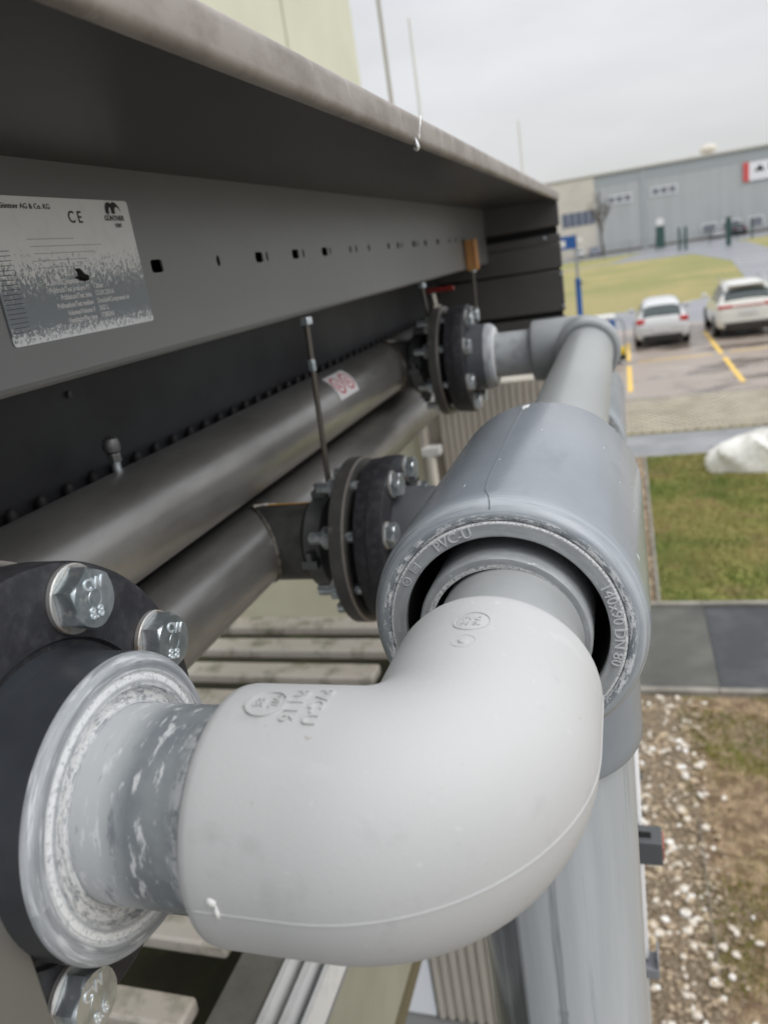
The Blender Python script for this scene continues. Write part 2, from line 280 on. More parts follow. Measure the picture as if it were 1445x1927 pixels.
struct('ground', sheet(-900, 900, -60, 1500, G-.012), mat('grey_yard', (.2, .2, .2), .7, 0, [dict(c=(.16, .16, .155), scale=.3, lo=.4, hi=.6)]))
struct('meadow', sheet(-40, 60, 32.4, 119, G-.004), field_m)
struct('garden_soil', sheet(-.05, 14, -2, 6.17, G+.0), dirt_m)
struct('gravel_bed', sheet(-.05, .3, -2, 6.15, G+.012), grav_m)
struct('gravel_strip', sheet(-.2, .165, 7.93, 13.78, G+.012), grav_m)
struct('lawn', sheet(.2, 14, 7.93, 13.8, G+.006), lawn_m)
struct('pavement', sheet(-.4, .615, 6.24, 7.86, G+.02), pave_m)
struct('asphalt_patch', sheet(.622, 14, 6.24, 7.86, G+.022), pave2_m)
struct('pavement_kerb', join(*[box(-.4+k*1.0, .594+k*1.0, a, a+.065, G-.05, G+.05) for k in range(14) for a in (6.17, 7.865)]), kerb_m, bevel=.006)
struct('lawn_edging', box(.168, .198, 7.94, 13.78, G-.05, G+.05), kerb_m, bevel=.005)
struct('footpath', sheet(-6, 14, 13.88, 15.4, G+.004), asph)
struct('footpath_kerb', box(-6, 14, 13.8, 13.88, G-.05, G+.012), kerb_m)
struct('gravel_edging', join(box(.3, .308, 3.4, 4.6, G-.05, G+.03), box(.33, .338, 1.2, 3.1, G-.05, G+.025)), mat('grey_edging_metal', (.24, .21, .17), .5, .4))
# grass pavers: slabs with gaps
gp = []
for j in range(22):
    for i in range(70):
        x = -1.2+i*.2+(j % 2)*.1; y = 15.5+j*.15
        gp.append(box(x, x+.15, y, y+.105, G, G+.03))
struct('paver_bed', sheet(-6, 14, 15.4, 18.7, G+.002), mat('mossy_joint', (.15, .13, .07), .9, 0, [dict(c=(.2, .19, .05), scale=1.5, lo=.45, hi=.65)]))
struct('grass_pavers', join(*gp), mat('beige_paver', (.48, .43, .35), .75, 0, [dict(c=(.36, .32, .26), scale=2, lo=.4, hi=.65)], bump=.003, bscale=60))
struct('parking_kerb', box(-6, 14, 18.7, 18.82, G-.05, G+.035), kerb_m)
struct('parking_area', sheet(-14, 40, 18.82, 32.5, G+.004), park_m)
struct('access_road', poly([(-30, 32.5), (60, 32.5), (60, 100), (35, 60), (7.2, 46.3), (5.9, 43.6), (1.3, 39.6), (-3, 39.5), (-30, 39)], G+.003), asph_far)
struct('access_lane', poly([(5.9, 43.6), (20, 43.6), (16.5, 72), (13.5, 112), (9, 135), (3, 135), (2.6, 118), (-1.6, 96.5), (-12, 94), (-12, 92.6), (-1.6, 94.6), (7.0, 91.6), (8.2, 70), (6.6, 50)], G+.008), asph_far)
struct('yard_road', poly([(-40, 118.5), (2, 118.5), (14, 113), (60, 124), (60, 134), (-40, 134)], G+.0035), asph_far)
struct('grass_verge', poly([(14.2, 110), (12.4, 74), (30, 60), (60, 66), (60, 118)], G+.011), field_m)
yl = []
for (x, segs) in ((.0, ((19.8, 23.7), (24.6, 28.5))), (2.55, ((19.8, 23.6), (24.2, 29.3))), (5.1, ((19.8, 29.3),))):
    for a, b in segs: yl.append(sheet(x-.06, x+.06, a, b, G+.009))
yl.append(sheet(.25, 2.3, 24.2, 24.33, G+.009)); yl.append(sheet(2.8, 6.5, 24.4, 24.53, G+.009))
struct('parking_lines', join(*yl), yellow_m)

# ============================================================ far hall across the yard
Y0 = 136.
hall = empty('warehouse', (5, Y0, G), 'long grey metal clad warehouse with two small window groups and an adjoining beige end bay', 'warehouse')
clad = mat('hazed_grey_cladding', (.42, .44, .44), .6, 0, [dict(c=(.38, .40, .40), scale=.2, lo=.4, hi=.65), dict(c=(.44, .455, .455), scale=1, st=(1, 1, .02), lo=.45, hi=.6)])  # cladding lightened to put slight distance haze into its colour
clad_d = mat('grey_cladding_band', (.37, .395, .405), .6)
beige_c = mat('beige_render', (.62, .58, .5), .7, 0, [dict(c=(.56, .52, .45), scale=.3, lo=.4, hi=.65)])
hz = 8.0
obj('wall', join(box(-3.9, 3.0, Y0, Y0+40, G, hz), box(3.8, 40, Y0, Y0+40, G, hz)), clad, hall)
obj('upper_wall_band', join(box(-3.9, 3.0, Y0-.06, Y0-.002, 6.4, hz), box(3.8, 40, Y0-.06, Y0-.002, 6.4, hz)), clad_d, hall)
obj('wall_pilaster', box(3.0, 3.8, Y0-.15, Y0+40, G, hz), clad_d, hall)
obj('end_bay', box(-22, -3.9, Y0-.3, Y0+40, G, hz-.1), beige_c, hall)
obj('roof', join(box(-22.2, 40, Y0-.45, Y0+40.2, hz, hz+.28)), mat('pale_roof_trim', (.58, .56, .5), .6), hall)
glass_far = mat('far_window_glass', (.2, .21, .24), .3)
wfr = mat('white_window_frame', (.78, .79, .8), .5)
for (xa, xb, za, zb) in ((-2.1, 1.7, 3.4, 4.7), (4.5, 8.3, 3.6, 4.9)):
    fr = obj('window', join(box(xa, xb, Y0-.12, Y0-.063, za, za+.18), box(xa, xb, Y0-.12, Y0-.063, zb-.18, zb), *[box(xa+k*(xb-xa-.18)/3, xa+k*(xb-xa-.18)/3+.18, Y0-.12, Y0-.063, za+.18, zb-.18) for k in range(4)]), wfr, hall)
    obj('pane', box(xa+.19, xb-.19, Y0-.08, Y0-.062, za+.19, zb-.19), glass_far, fr)
fr = obj('window', join(*[box(-9.2+k*1.05, -9.1+k*1.05, Y0-.42, Y0-.33, 1.0, 3.1) for k in range(6)]), mat('pale_mullion', (.5, .52, .55), .5), hall)
obj('pane', box(-9.2, -4.1, Y0-.36, Y0-.305, 1.0, 3.1), mat('tinted_window', (.12, .14, .19), .2), fr)
for (xa, xb) in ((11.7, 13.9), (14.5, 17.2), (18.3, 20.4)):
    fr = obj('window', join(box(xa, xb, Y0-.12, Y0-.004, -1.75, -1.6), box(xa, xa+.15, Y0-.12, Y0-.004, -2.9, -1.75), box(xb-.15, xb, Y0-.12, Y0-.004, -2.9, -1.75)), wfr, hall)
    obj('pane', box(xa+.16, xb-.16, Y0-.06, Y0-.003, -2.9, -1.76), glass_far, fr)
obj('base_trim', box(-3.9, 40, Y0-.1, Y0-.003, G, G+.35), mat('brown_base_trim', (.17, .14, .13), .7), hall)
# sign on the hall
sg = empty('wall_sign', (19.5, Y0, 4.4), 'long white sign with red left end and dark lettering on the grey warehouse wall', 'sign')
obj('board', box(18.4, 30, Y0-.25, Y0-.07, 3.55, 6.1), mat('white_sign_board', (.8, .8, .82), .5), sg)
obj('red_stripe', box(17.6, 18.397, Y0-.25, Y0-.07, 3.5, 6.15), mat('red_sign_paint', (.62, .1, .09), .5), sg)
def onwall(x0, z0, y): return lambda u, v, w_: (x0+u, y-w_-.003, z0+v)
obj('emblem', ([(19.1, Y0-.26, 4.75), (20.5, Y0-.26, 4.75), (19.9, Y0-.26, 5.65), (19.1, Y0-.30, 4.75), (20.5, Y0-.30, 4.75), (19.9, Y0-.30, 5.65)], [(0, 1, 2), (3, 5, 4), (0, 3, 4, 1), (1, 4, 5, 2), (2, 5, 3, 0)]), print_black, sg)
obj('lettering', text('RAUM', 1.25, onwall(21.0, 5.15, Y0-.25), .03, 'LEFT', .02), print_black, sg)
# roof ventilator
vt = empty('roof_ventilator', (13.1, Y0+3, hz+.28), 'round beige ventilator cowl on the warehouse roof edge', 'ventilator')
obj('neck', lathe(2, (13.1, Y0+3, 0), [(hz+.2, .6), (hz+.6, .6)], 20), beige_c, vt)
obj('cowl', lathe(2, (13.1, Y0+3, 0), [(hz+.6, .6), (hz+.7, 1.1), (hz+1.2, 1.3), (hz+1.6, 1.05), (hz+1.85, .5), (hz+1.9, .01)], 20), beige_c, vt)

# bare trees
def tree(x, y, h, label, seed, spread=1.):
    rnd = random.Random(seed); bark = mat('grey_brown_bark', (.13, .115, .095), .9, 0, [dict(c=(.08, .07, .055), scale=3, lo=.4, hi=.6)])
    t = empty('bare_tree', (x, y, G), label, 'tree'); tr = []; cr_ = []
    def br(p, d, ln, r, lev):
        pts = [p]; rs = [r]; q = p
        for k in range(4):
            d = (d+Vector((rnd.uniform(-.1, .1), rnd.uniform(-.1, .1), .06))).normalized(); q = q+d*ln/4; pts.append(q); rs.append(r*(1-.5*(k+1)/4))
        (tr if lev == 0 else cr_).append(tube(pts, rs, 6 if lev < 2 else 4))
        if lev < 4:
            for k in range(5 if lev == 0 else 4):
                s = rnd.uniform(.35, 1); i = min(int(s*4), 3); base = pts[i].lerp(pts[i+1], s*4-i)
                a = rnd.uniform(0, 2*PI); sp = rnd.uniform(.35, .75)*spread
                nd = (d+Vector((math.cos(a)*sp, math.sin(a)*sp, .15))).normalized()
                br(base, nd, ln*rnd.uniform(.5, .68), r*.5, lev+1)
    br(Vector((x, y, G)), Vector((0, 0, 1)), h*.5, h*.02, 0)
    obj('trunk', join(*tr), bark, t); obj('crown', join(*cr_), bark, t)
tree(-2.9, 128, 10.5, 'leafless young tree in front of the join between beige and grey hall walls', 3)

# street furniture far away
green_p = mat('dark_green_paint', (.03, .075, .065), .5)
def gate_post(x, y, h, label, wd=.35):
    t = empty('gate_post', (x, y, G), label, 'post', 'green posts along the far road')
    obj('post', box(x-wd/2, x+wd/2, y-.15, y+.15, G, G+h), green_p, t); obj('cap', box(x-wd/2-.05, x+wd/2+.05, y-.2, y+.2, G+h, G+h+.08), green_p, t)
gate_post(6.55, 106, 2.6, 'leftmost dark green gate post beside the far lane', .25)
gate_post(7.3, 106, 2.6, 'dark green gate post just right of the leftmost one, at the lawn tip', .3)
gate_post(11.4, 100, 3.0, 'tall dark green gate post in front of the dark parked car', .5)
gate_post(15.5, 112, 2.2, 'slim green post on the right grass verge', .16)
gate_post(20.2, 112, 3.2, 'green post at the far right end of the road', .45)
t = empty('green_cabinet', (5.3, 128, G), 'dark green upright cabinet standing at the grey hall wall', 'cabinet')
obj('cabinet_body', box(4.7, 5.9, 127.6, 128.2, G, G+3.0), green_p, t); obj('door', box(4.8, 5.8, 127.55, 127.597, G+.15, G+2.85), mat('green_door', (.04, .09, .08), .5), t)
t = empty('round_sign', (5.3, 127.3, G+3), 'round white sign above the green cabinet', 'sign')
obj('disc', lathe(1, (5.3, 0, G+3.65), [(127.3, .001), (127.3, .55), (127.38, .55)], 24), white_pl, t); obj('bracket', box(5.2, 5.4, 127.38, 127.6, G+2.95, G+3.6), green_p, t)
fence = empty('mesh_fence', (5, 111, G), 'thin grey wire fence running along the far grass strip', 'fence')
for k in range(9): obj('fence_post', box(-12+k*3.2, -11.93+k*3.2, 111, 111.07, G, G+1.9), green_p, fence)
obj('wire', join(*[box(-12, 13.7, 111.02, 111.04, G+.3+k*.5, G+.33+k*.5) for k in range(4)]), green_p, fence)

# ------------------------------------------------------------ cars
tyre = mat('tyre_rubber', (.015, .015, .016), .7); rim_m = mat('alloy_rim', (.4, .41, .42), .35, .8)
car_glass = mat('car_glass', (.03, .045, .045), .06, 0, spec=.8); lamp_red = mat('red_tail_light', (.45, .02, .02), .2, coat=.5)
plate_m = mat('number_plate_white', (.6, .6, .6), .5); trim_b = mat('black_car_trim', (.02, .02, .02), .5); chrome = mat('chrome', (.7, .7, .7), .15, 1)
def car(name, label, x, y, st, wheel_r, wy, paint, lamps, group=None, plate_z=.75, plate_w=.52, detail=True, rot=0.):
    wl = max(s[4] for s in st)
    t = empty(name, (x, y, G), label, 'car', group)
    V = []; F = []; MI = []
    for (yy, zb, zbe, zt, a, b_, c_) in st:
        h = [(0, zb), (a-.1, zb), (a, zb+.12), (a+.005, (zb+zbe)/2+.05), (b_, zbe), (c_, zt-.03), (c_*.55, zt+.005), (0, zt+.012)]
        ring = [(px, pz) for px, pz in h]+[(-px, pz) for px, pz in h[-2:0:-1]]
        V += [(x+px, y+yy, G+pz) for px, pz in ring]
    n = 14
    for k in range(len(st)-1):
        rise = st[k+1][3]-st[k][3]; cabin = st[k][3] > st[k][2]+.2 and st[k+1][3] > st[k+1][2]+.2
        for i in range(n):
            j = (i+1) % n; F.append((k*n+i, (k+1)*n+i, (k+1)*n+j, k*n+j))
            side = i in (4, 9); top = i in (5, 6, 7, 8)
            MI.append(1 if (side and cabin) or (top and abs(rise) > .25) else 0)
    F.append(tuple(range(n))); MI.append(0); F.append(tuple(range((len(st)-1)*n, len(st)*n))[::-1]); MI.append(0)
    me = bpy.data.meshes.new('tmp'); me.from_pydata(V, [], F)
    me.materials.append(paint); me.materials.append(car_glass)
    for p, mi in zip(me.polygons, MI): p.material_index = mi
    o = bpy.data.objects.new('tmp', me); sc.collection.objects.link(o); md = o.modifiers.new('s', 'SUBSURF'); md.levels = 2; md.render_levels = 2
    dg = bpy.context.evaluated_depsgraph_get(); em = bpy.data.meshes.new_from_object(o.evaluated_get(dg))
    vs = [tuple(v.co) for v in em.vertices]
    for mi, nm, mm in ((0, 'body', paint), (1, 'windows', car_glass)):
        obj(nm, (vs, [tuple(p.vertices) for p in em.polygons if p.material_index == mi]), mm, t, sharp=180)
    bpy.data.objects.remove(o)
    for yy in wy:
        for s in (-1, 1):
            wo = obj('wheel', lathe(0, (0, y+yy, G+wheel_r), [(x+s*(wl-.2), .01), (x+s*(wl-.2), wheel_r*.95), (x+s*(wl-.17), wheel_r), (x+s*(wl-.01), wheel_r), (x+s*(wl+.02), wheel_r*.93), (x+s*(wl+.015), wheel_r*.66)], 28), tyre, t)
            obj('rim', lathe(0, (0, y+yy, G+wheel_r), [(x+s*(wl+.012), wheel_r*.65), (x+s*(wl-.03), wheel_r*.5), (x+s*(wl-.0), .05), (x+s*(wl), .001)], 28), rim_m, wo)
    for (lx, lz, lw, lh, ly) in lamps:
        for s in (-1, 1): obj('tail_light', box(x+s*lx-lw/2, x+s*lx+lw/2, y+ly-.03, y+ly+.12, G+lz-lh/2, G+lz+lh/2), lamp_red, t, bevel=.03)
    yb = -.035
    pl = obj('number_plate', box(x-plate_w/2, x+plate_w/2, y+yb, y+yb+.015, G+plate_z-.055, G+plate_z+.055), plate_m, t)
    obj('bumper_trim', box(x-wl*.72, x+wl*.72, y-.02, y+.2, G+st[1][1]-.02, G+st[1][1]+.13), trim_b, t, bevel=.03)
    for s in (-1, 1): obj('wing_mirror', box(x+s*(wl+.08)-.09, x+s*(wl+.08)+.09, y+wy[1]-.75, y+wy[1]-.6, G+st[4][2]+.02, G+st[4][2]+.16), trim_b if not detail else paint, t, bevel=.03)
    obj('underbody', box(x-wl+.18, x+wl-.18, y+.3, y+st[-1][0]-.3, G+.2, G+.4), trim_b, t)
    return t
silver = mat('silver_white_car_paint', (.55, .55, .55), .25, .1, coat=.6); pearl = mat('pearl_white_car_paint', (.66, .65, .6), .25, 0, coat=.6)
hatch = [(0, .42, .6, .66, .62, .6, .5), (.03, .3, .72, .80, .76, .74, .6), (.10, .24, .88, .95, .82, .79, .62), (.42, .22, .93, 1.36, .83, .79, .56), (.75, .2, .95, 1.46, .83, .78, .56), (1.7, .2, .93, 1.5, .83, .78, .56), (2.3, .2, .92, 1.43, .83, .78, .56), (3.0, .22, .9, .98, .83, .77, .66), (3.7, .25, .78, .84, .8, .73, .6), (3.9, .32, .6, .64, .7, .62, .5)]
c1 = car('parked_car', 'silver white hatchback parked rear first beside the beige cabinet', 1.07, 26.7, hatch, .3, (.75, 3.1), silver, [(.66, .86, .26, .17, .07)], 'parked cars', .58)
obj('rear_wiper', box(.95, 1.35, 26.83, 26.845, G+1.03, G+1.045), trim_b, c1)
suv = [(0, .45, .7, .76, .7, .68, .55), (.03, .36, .95, 1.0, .86, .82, .68), (.10, .3, 1.08, 1.14, .93, .87, .72), (.38, .28, 1.1, 1.55, .94, .88, .66), (.75, .26, 1.1, 1.68, .94, .87, .64), (1.9, .25, 1.06, 1.71, .94, .87, .64), (2.6, .25, 1.04, 1.62, .94, .87, .62), (3.3, .27, 1.0, 1.1, .94, .86, .72), (4.2, .3, .9, .96, .9, .82, .66), (4.5, .4, .7, .75, .8, .72, .6)]
c2 = car('parked_car', 'large pearl white estate car at the right edge with roof rails', 3.62, 26.9, suv, .36, (.9, 3.65), pearl, [(.66, 1.0, .44, .1, .05)], 'parked cars', .8)
obj('light_bar', box(3.2, 4.04, 26.9, 26.96, G+.99, G+1.02), lamp_red, c2)
obj('chrome_strip', box(2.85, 4.39, 26.86, 26.9, G+.52, G+.55), chrome, c2)
for s in (-1, 1): obj('roof_rail', tube([(3.62+s*.6, 27.6, G+1.66), (3.62+s*.6, 27.8, G+1.74), (3.62+s*.6, 29.3, G+1.74), (3.62+s*.6, 29.5, G+1.66)], .02, 8), chrome, c2)
obj('roof_spoiler', box(3.62-.58, 3.62+.58, 27.14, 27.5, G+1.6, G+1.64), pearl, c2, bevel=.02)
c3 = car('parked_car', 'pale silver car parked by the white framed ground windows of the hall', 13.6, 131.5, hatch, .3, (.75, 3.1), mat('far_silver', (.4, .42, .44), .3, .2), [(.6, .86, .26, .17, .07)], 'parked cars', .58)
c4 = car('parked_car', 'dark grey car parked right of the pale silver one by the hall', 16.6, 131.5, suv, .36, (.9, 3.65), mat('far_dark', (.03, .035, .04), .3), [(.66, 1.0, .44, .1, .05)], 'parked cars', .8)
c5 = car('parked_car', 'blue grey car parked at the foot of the leafless tree', -4.3, 131, hatch, .3, (.75, 3.1), mat('far_blue', (.22, .25, .32), .3), [(.6, .86, .26, .17, .07)], 'parked cars', .58)
c6 = car('parked_car', 'white car parked by the beige end bay left of the blue grey one', -6.6, 131, hatch, .3, (.75, 3.1), mat('far_white', (.75, .75, .75), .3), [(.6, .86, .26, .17, .07)], 'parked cars', .58)

# ------------------------------------------------------------ blue mast, control cabinet and hand cart at the left of the parking bays
blue_m = mat('blue_paint', (.015, .09, .3), .4)
bx, by = -1.33, 24.6
t = empty('mast', (bx, by, G), 'steel mast with blue sleeve and small blue sign standing left of the parking bays', 'mast')
obj('base_plate', box(bx-.2, bx+.2, by-.2, by+.2, G, G+.05), blue_m, t)
obj('blue_sleeve', tube([(bx, by, G+.05), (bx, by, G+2.62)], .085, 16), blue_m, t)
obj('pole', tube([(bx, by, G+2.62), (bx, by, -.02)], .045, 12), mat('galvanised_pole', (.32, .33, .34), .45, .5), t)
s_ = obj('sign_board', box(bx-.62, bx+.02, by-.08, by-.05, -.42, -.05), blue_m, t)
obj('white_mark', box(bx-.55, bx-.28, by-.088, by-.082, -.34, -.16), white_pl, s_)
obj('lamp_head', lathe(1, (bx+.13, 0, -.22), [(by-.12, .001), (by-.11, .07), (by, .07)], 16), white_pl, t)
obj('crank', tube([(bx, by-.1, G+2.45), (bx+.16, by-.1, G+2.5)], .02, 8), trim_b, t)
t = empty('control_cabinet', (-.62, 24.4, G), 'beige cabinet with a blue top band and white marks beside the silver hatchback', 'cabinet')
obj('cabinet_body', box(-1.1, -.36, 24.3, 24.8, G+.1, G+1.05), mat('beige_cabinet', (.4, .4, .32), .6), t, bevel=.02)
sb = obj('blue_band', box(-1.12, -.34, 24.28, 24.8, G+1.05, G+1.32), blue_m, t, bevel=.01)
obj('lettering', text('CC', .22, lambda u, v, w_: (-.62+u, 24.275-w_, G+1.19+v), .004), white_pl, sb)
obj('white_lid', box(-1.12, -.34, 24.3, 24.8, G+1.322, G+1.45), white_pl, t, bevel=.03)
obj('feet', join(box(-1.08, -1.0, 24.35, 24.75, G, G+.1), box(-.46, -.38, 24.35, 24.75, G, G+.1)), trim_b, t)
t = empty('hand_cart', (-.22, 24.3, G), 'dark hand cart with yellow motor and bent grey handle beside the beige cabinet', 'cart')
obj('handle', tube([(-.3, 24.3, G+1.35), (-.16, 24.3, G+1.3), (-.09, 24.3, G+1.1), (-.08, 24.3, G+.1)], .02, 8), mat('grey_tube', (.2, .22, .25), .4, .5), t)
obj('motor', box(-.27, -.1, 24.2, 24.4, G+.28, G+.5), mat('yellow_plastic', (.7, .5, .02), .4), t, bevel=.03)
obj('deck', box(-.32, -.06, 24.15, 24.5, G+.12, G+.28), trim_b, t, bevel=.02)
for s in (-1, 1): obj('wheel', lathe(0, (0, 24.3+s*.12, G+.07), [(-.3, .001), (-.3, .07), (-.24, .07), (-.24, .001)], 16), tyre, t)

# ------------------------------------------------------------ bulk bag on the lawn
def bag():
    rnd = random.Random(5); V = []; F = []; nu, nv = 48, 24
    for i in range(nu):
        for j in range(nv+1):
            a = 2*PI*i/nu; e_ = PI/2*j/nv
            wob = 1+.07*math.sin(a*5+1)+.05*math.sin(a*9+e_*6)+.035*math.sin(a*15+e_*11)
            r = math.cos(e_)**.45*wob; h = math.sin(e_)**.7*(.48+.05*math.sin(a*3+2)+.06*math.sin(a*11+e_*5))
            V.append((2.1+1.0*r*math.cos(a)*(1+.1*math.sin(a*2)), 12.95+.5*r*math.sin(a), G+.006+h*(1+.18*math.cos(a*1+.4)*r)))
    for i in range(nu):
        for j in range(nv): F.append((i*(nv+1)+j, ((i+1) % nu)*(nv+1)+j, ((i+1) % nu)*(nv+1)+j+1, i*(nv+1)+j+1))
    return V, F
t = empty('bulk_bag', (2.1, 12.95, G), 'crumpled white woven bulk bag lying on the lawn', 'bag')
obj('bag', bag(), mat('white_woven_plastic', (.72, .71, .68), .6, 0, [dict(c=(.6, .59, .56), scale=5, lo=.45, hi=.65)], bump=.02, bscale=9), t, sharp=60)
obj('strap', join(tube([(1.7, 12.55, G+.1), (1.75, 12.62, G+.35), (1.95, 12.8, G+.42), (2.2, 12.95, G+.43)], .02, 6), tube([(1.95, 12.5, G+.08), (2.05, 12.6, G+.36), (2.35, 12.75, G+.42)], .02, 6)), white_pl, t)

# ------------------------------------------------------------ gravel, blades and twigs (uncountable)
def stones(n, xr, yr, s0, s1, seed, zc=G+.012, dens=None):
    rnd = random.Random(seed); V = []; F = []
    base = [(0, 0, 1), (.9, 0, .45), (.28, .85, .45), (-.72, .53, .45), (-.72, -.53, .45), (.28, -.85, .45), (.72, .53, -.45), (-.28, .85, -.45), (-.9, 0, -.45), (-.28, -.85, -.45), (.72, -.53, -.45), (0, 0, -1)]
    fc = [(0, 1, 2), (0, 2, 3), (0, 3, 4), (0, 4, 5), (0, 5, 1), (1, 6, 2), (2, 7, 3), (3, 8, 4), (4, 9, 5), (5, 10, 1), (6, 7, 2), (7, 8, 3), (8, 9, 4), (9, 10, 5), (10, 6, 1), (11, 7, 6), (11, 8, 7), (11, 9, 8), (11, 10, 9), (11, 6, 10)]
    for _ in range(n):
        x = rnd.uniform(*xr); y = rnd.uniform(*yr)
        if dens and rnd.random() > dens(x, y): continue
        s = rnd.uniform(s0, s1)*rnd.choice((.6, .8, 1, 1)); sx, sy, sz = s*rnd.uniform(.7, 1.3), s*rnd.uniform(.7, 1.3), s*rnd.uniform(.45, .8); a = rnd.uniform(0, PI); ca, sa = math.cos(a), math.sin(a)
        o = len(V)
        for (px, py, pz) in base:
            k = rnd.uniform(.75, 1.15); X = px*sx*k; Y = py*sy*k; V.append((x+X*ca-Y*sa, y+X*sa+Y*ca, zc+sz*.5+pz*sz*k))
        F += [tuple(i+o for i in q) for q in fc]
    return V, F
stone_w = mat('white_pebble', (.66, .6, .52), .7, 0, [dict(c=(.46, .36, .24), scale=6, lo=.5, hi=.56), dict(c=(.85, .84, .82), scale=9, lo=.55, hi=.62)], bump=.004, bscale=40)
stone_b = mat('tan_pebble', (.42, .33, .23), .75, 0, [dict(c=(.25, .19, .13), scale=7, lo=.45, hi=.55), dict(c=(.6, .54, .45), scale=12, lo=.58, hi=.64)], bump=.004, bscale=40)
def pn(x, y, s, o=0): return .5+.5*math.sin(x*s+o+1.3*math.sin(y*s*.7+o))*math.cos(y*s*1.1-o)
dn = lambda x, y: (.95 if pn(x, y, 6.) > .42 else .45) if x < .3 else max(0, .42-(x-.3)*1.6)
struct_k = dict(kind='stuff')
thing1('white_gravel', stones(640, (-.1, .66), (2.2, 6.12), .014, .036, 1, dens=dn), stone_w, 'white and cream pebbles scattered along the gravel bed below the pipe', 'gravel', kind='stuff')
thing1('tan_gravel', stones(3200, (-.1, .45), (2.2, 6.12), .008, .02, 2, dens=dn), stone_b, 'small tan and brown stones between the white pebbles', 'gravel', kind='stuff')
thing1('brown_gravel', stones(1900, (-.15, .165), (7.95, 13.7), .01, .028, 3), stone_b, 'brown gravel strip between the edging stone and the wall beside the lawn', 'gravel', kind='stuff')
def blades(n, xr, yr, h0, h1, wd, seed, lean=.6, dens=None, z=G):
    rnd = random.Random(seed); V = []; F = []
    for _ in range(n):
        x = rnd.uniform(*xr); y = rnd.uniform(*yr)
        if dens and rnd.random() > dens(x, y): continue
        a = rnd.uniform(0, 2*PI); h = rnd.uniform(h0, h1); b = rnd.uniform(0, 2*PI); l_ = h*rnd.uniform(.1, lean)
        dx, dy = math.cos(a)*wd, math.sin(a)*wd; o = len(V)
        V += [(x-dx, y-dy, z), (x+dx, y+dy, z), (x+math.cos(b)*l_, y+math.sin(b)*l_, z+h)]; F.append((o, o+1, o+2))
    return V, F
mk = lambda nm, c: mat(nm, c, .8)
thing1('moss_tufts', blades(20000, (.12, 1.4), (2.0, 6.15), .015, .045, .004, 4, 1.2, lambda x, y: 1 if pn(x, y, 3.1) > .56 and x > .24 else .06), mat('moss_green', (.2, .19, .03), .8, 0, [dict(c=(.12, .17, .02), scale=5, lo=.5, hi=.6)]), 'yellow green moss and grass tufts in the garden soil right of the gravel', 'moss', kind='stuff')
thing1('dry_needles', blades(26000, (.35, 1.5), (1.8, 6.1), .008, .022, .0035, 5, 9, lambda x, y: 1 if pn(x, y, 3.1) <= .62 else .1), mat('dry_straw', (.5, .37, .23), .8, 0, [dict(c=(.22, .14, .08), scale=9, lo=.45, hi=.55)]), 'dry brown needles and straw covering the bare garden soil', 'dry litter', kind='stuff')
thing1('lawn_grass', blades(26000, (.2, 1.9), (7.95, 13.75), .015, .05, .006, 6, 1., z=G+.006), mat('lawn_green', (.25, .225, .07), .8, 0, [dict(c=(.12, .165, .03), scale=.9, lo=.46, hi=.56), dict(c=(.36, .26, .13), scale=1.5, lo=.53, hi=.6)]), 'short green grass blades of the lawn between the two paved paths', 'grass', kind='stuff')

# ============================================================ buildings near the unit
olive = mat('olive_beige_panel', (.66, .63, .47), .6, 0, [dict(c=(.6, .57, .42), scale=2, lo=.4, hi=.65)])
pale_y = mat('pale_cream_panel', (.66, .65, .5), .55, 0, [dict(c=(.6, .59, .45), scale=.5, lo=.4, hi=.65)])
t = empty('cream_tower', (-6, 8, G), 'tall pale cream panel building rising behind the dark canopy', 'building')
obj('wall', join(box(-12, -4.1, 2, 10.9, G, 9), box(-12, -4.1, 10.96, 14.1, G, 9)), pale_y, t)
obj('wall_joint', box(-11.9, -4.13, 10.9, 10.96, G, 8.99), mat('panel_joint_grey', (.2, .19, .14), .8), t)  # dark grey joint strip set between the wall panels
obj('roof', box(-12.1, -4.0, 1.9, 14.2, 9, 9.2), galv_edge, t)
def ribs(x0, x1, y, z0, z1, p, d):
    V = []; F = []; x = x0; pts = []
    while x < x1:
        pts += [(x, y), (x+p*.55, y), (x+p*.68, y+d), (x+p*.88, y+d)]; x += p
    pts.append((x, y)); n = len(pts)
    V = [(a, b, z0) for a, b in pts]+[(a, b, z1) for a, b in pts]; F = [(k, k+1, k+1+n, k+n) for k in range(n-1)]
    return V, F
t = empty('ribbed_shed', (-1, 2.95, G), 'beige shed wall below the pipes with vertical ribs, olive panels and a white patch', 'building')
tan_m = mat('beige_ribbed_sheet', (.47, .43, .37), .55, 0, [dict(c=(.4, .365, .31), scale=5, lo=.4, hi=.65, st=(1, 1, .3))])
obj('ribbed_wall', ribs(-1.14, -.2, 2.92, G, -1.7, .052, .018), tan_m, t, flat=True)
obj('ribbed_wall', ribs(-.72, -.2, 2.92, -1.7, -.5, .026, .006), tan_m, t, flat=True)
obj('back_wall', box(-4, -.2, 2.96, 3.2, G, -.5), tan_m, t)
obj('olive_panel', box(-4, -.8, 2.9, 2.955, -1.7, -.5), olive, t)
obj('corner_post', box(-.8, -.78, 2.87, 2.955, -1.7, -.5), tan_m, t)
obj('door', box(-2.2, -1.16, 2.93, 2.955, G, -1.75), mat('bright_patch_white', (.8, .82, .85), .4), t)  # invented white panel filling the bright patch left of the ribbed wall
obj('side_wall', box(-.199, -.17, 2.93, 3.21, G, -.5), tan_m, t)
t = empty('rain_pipe', (-.76, 2.86, G), 'thin pale rainwater pipe on the beige wall behind the middle flange', 'pipe')
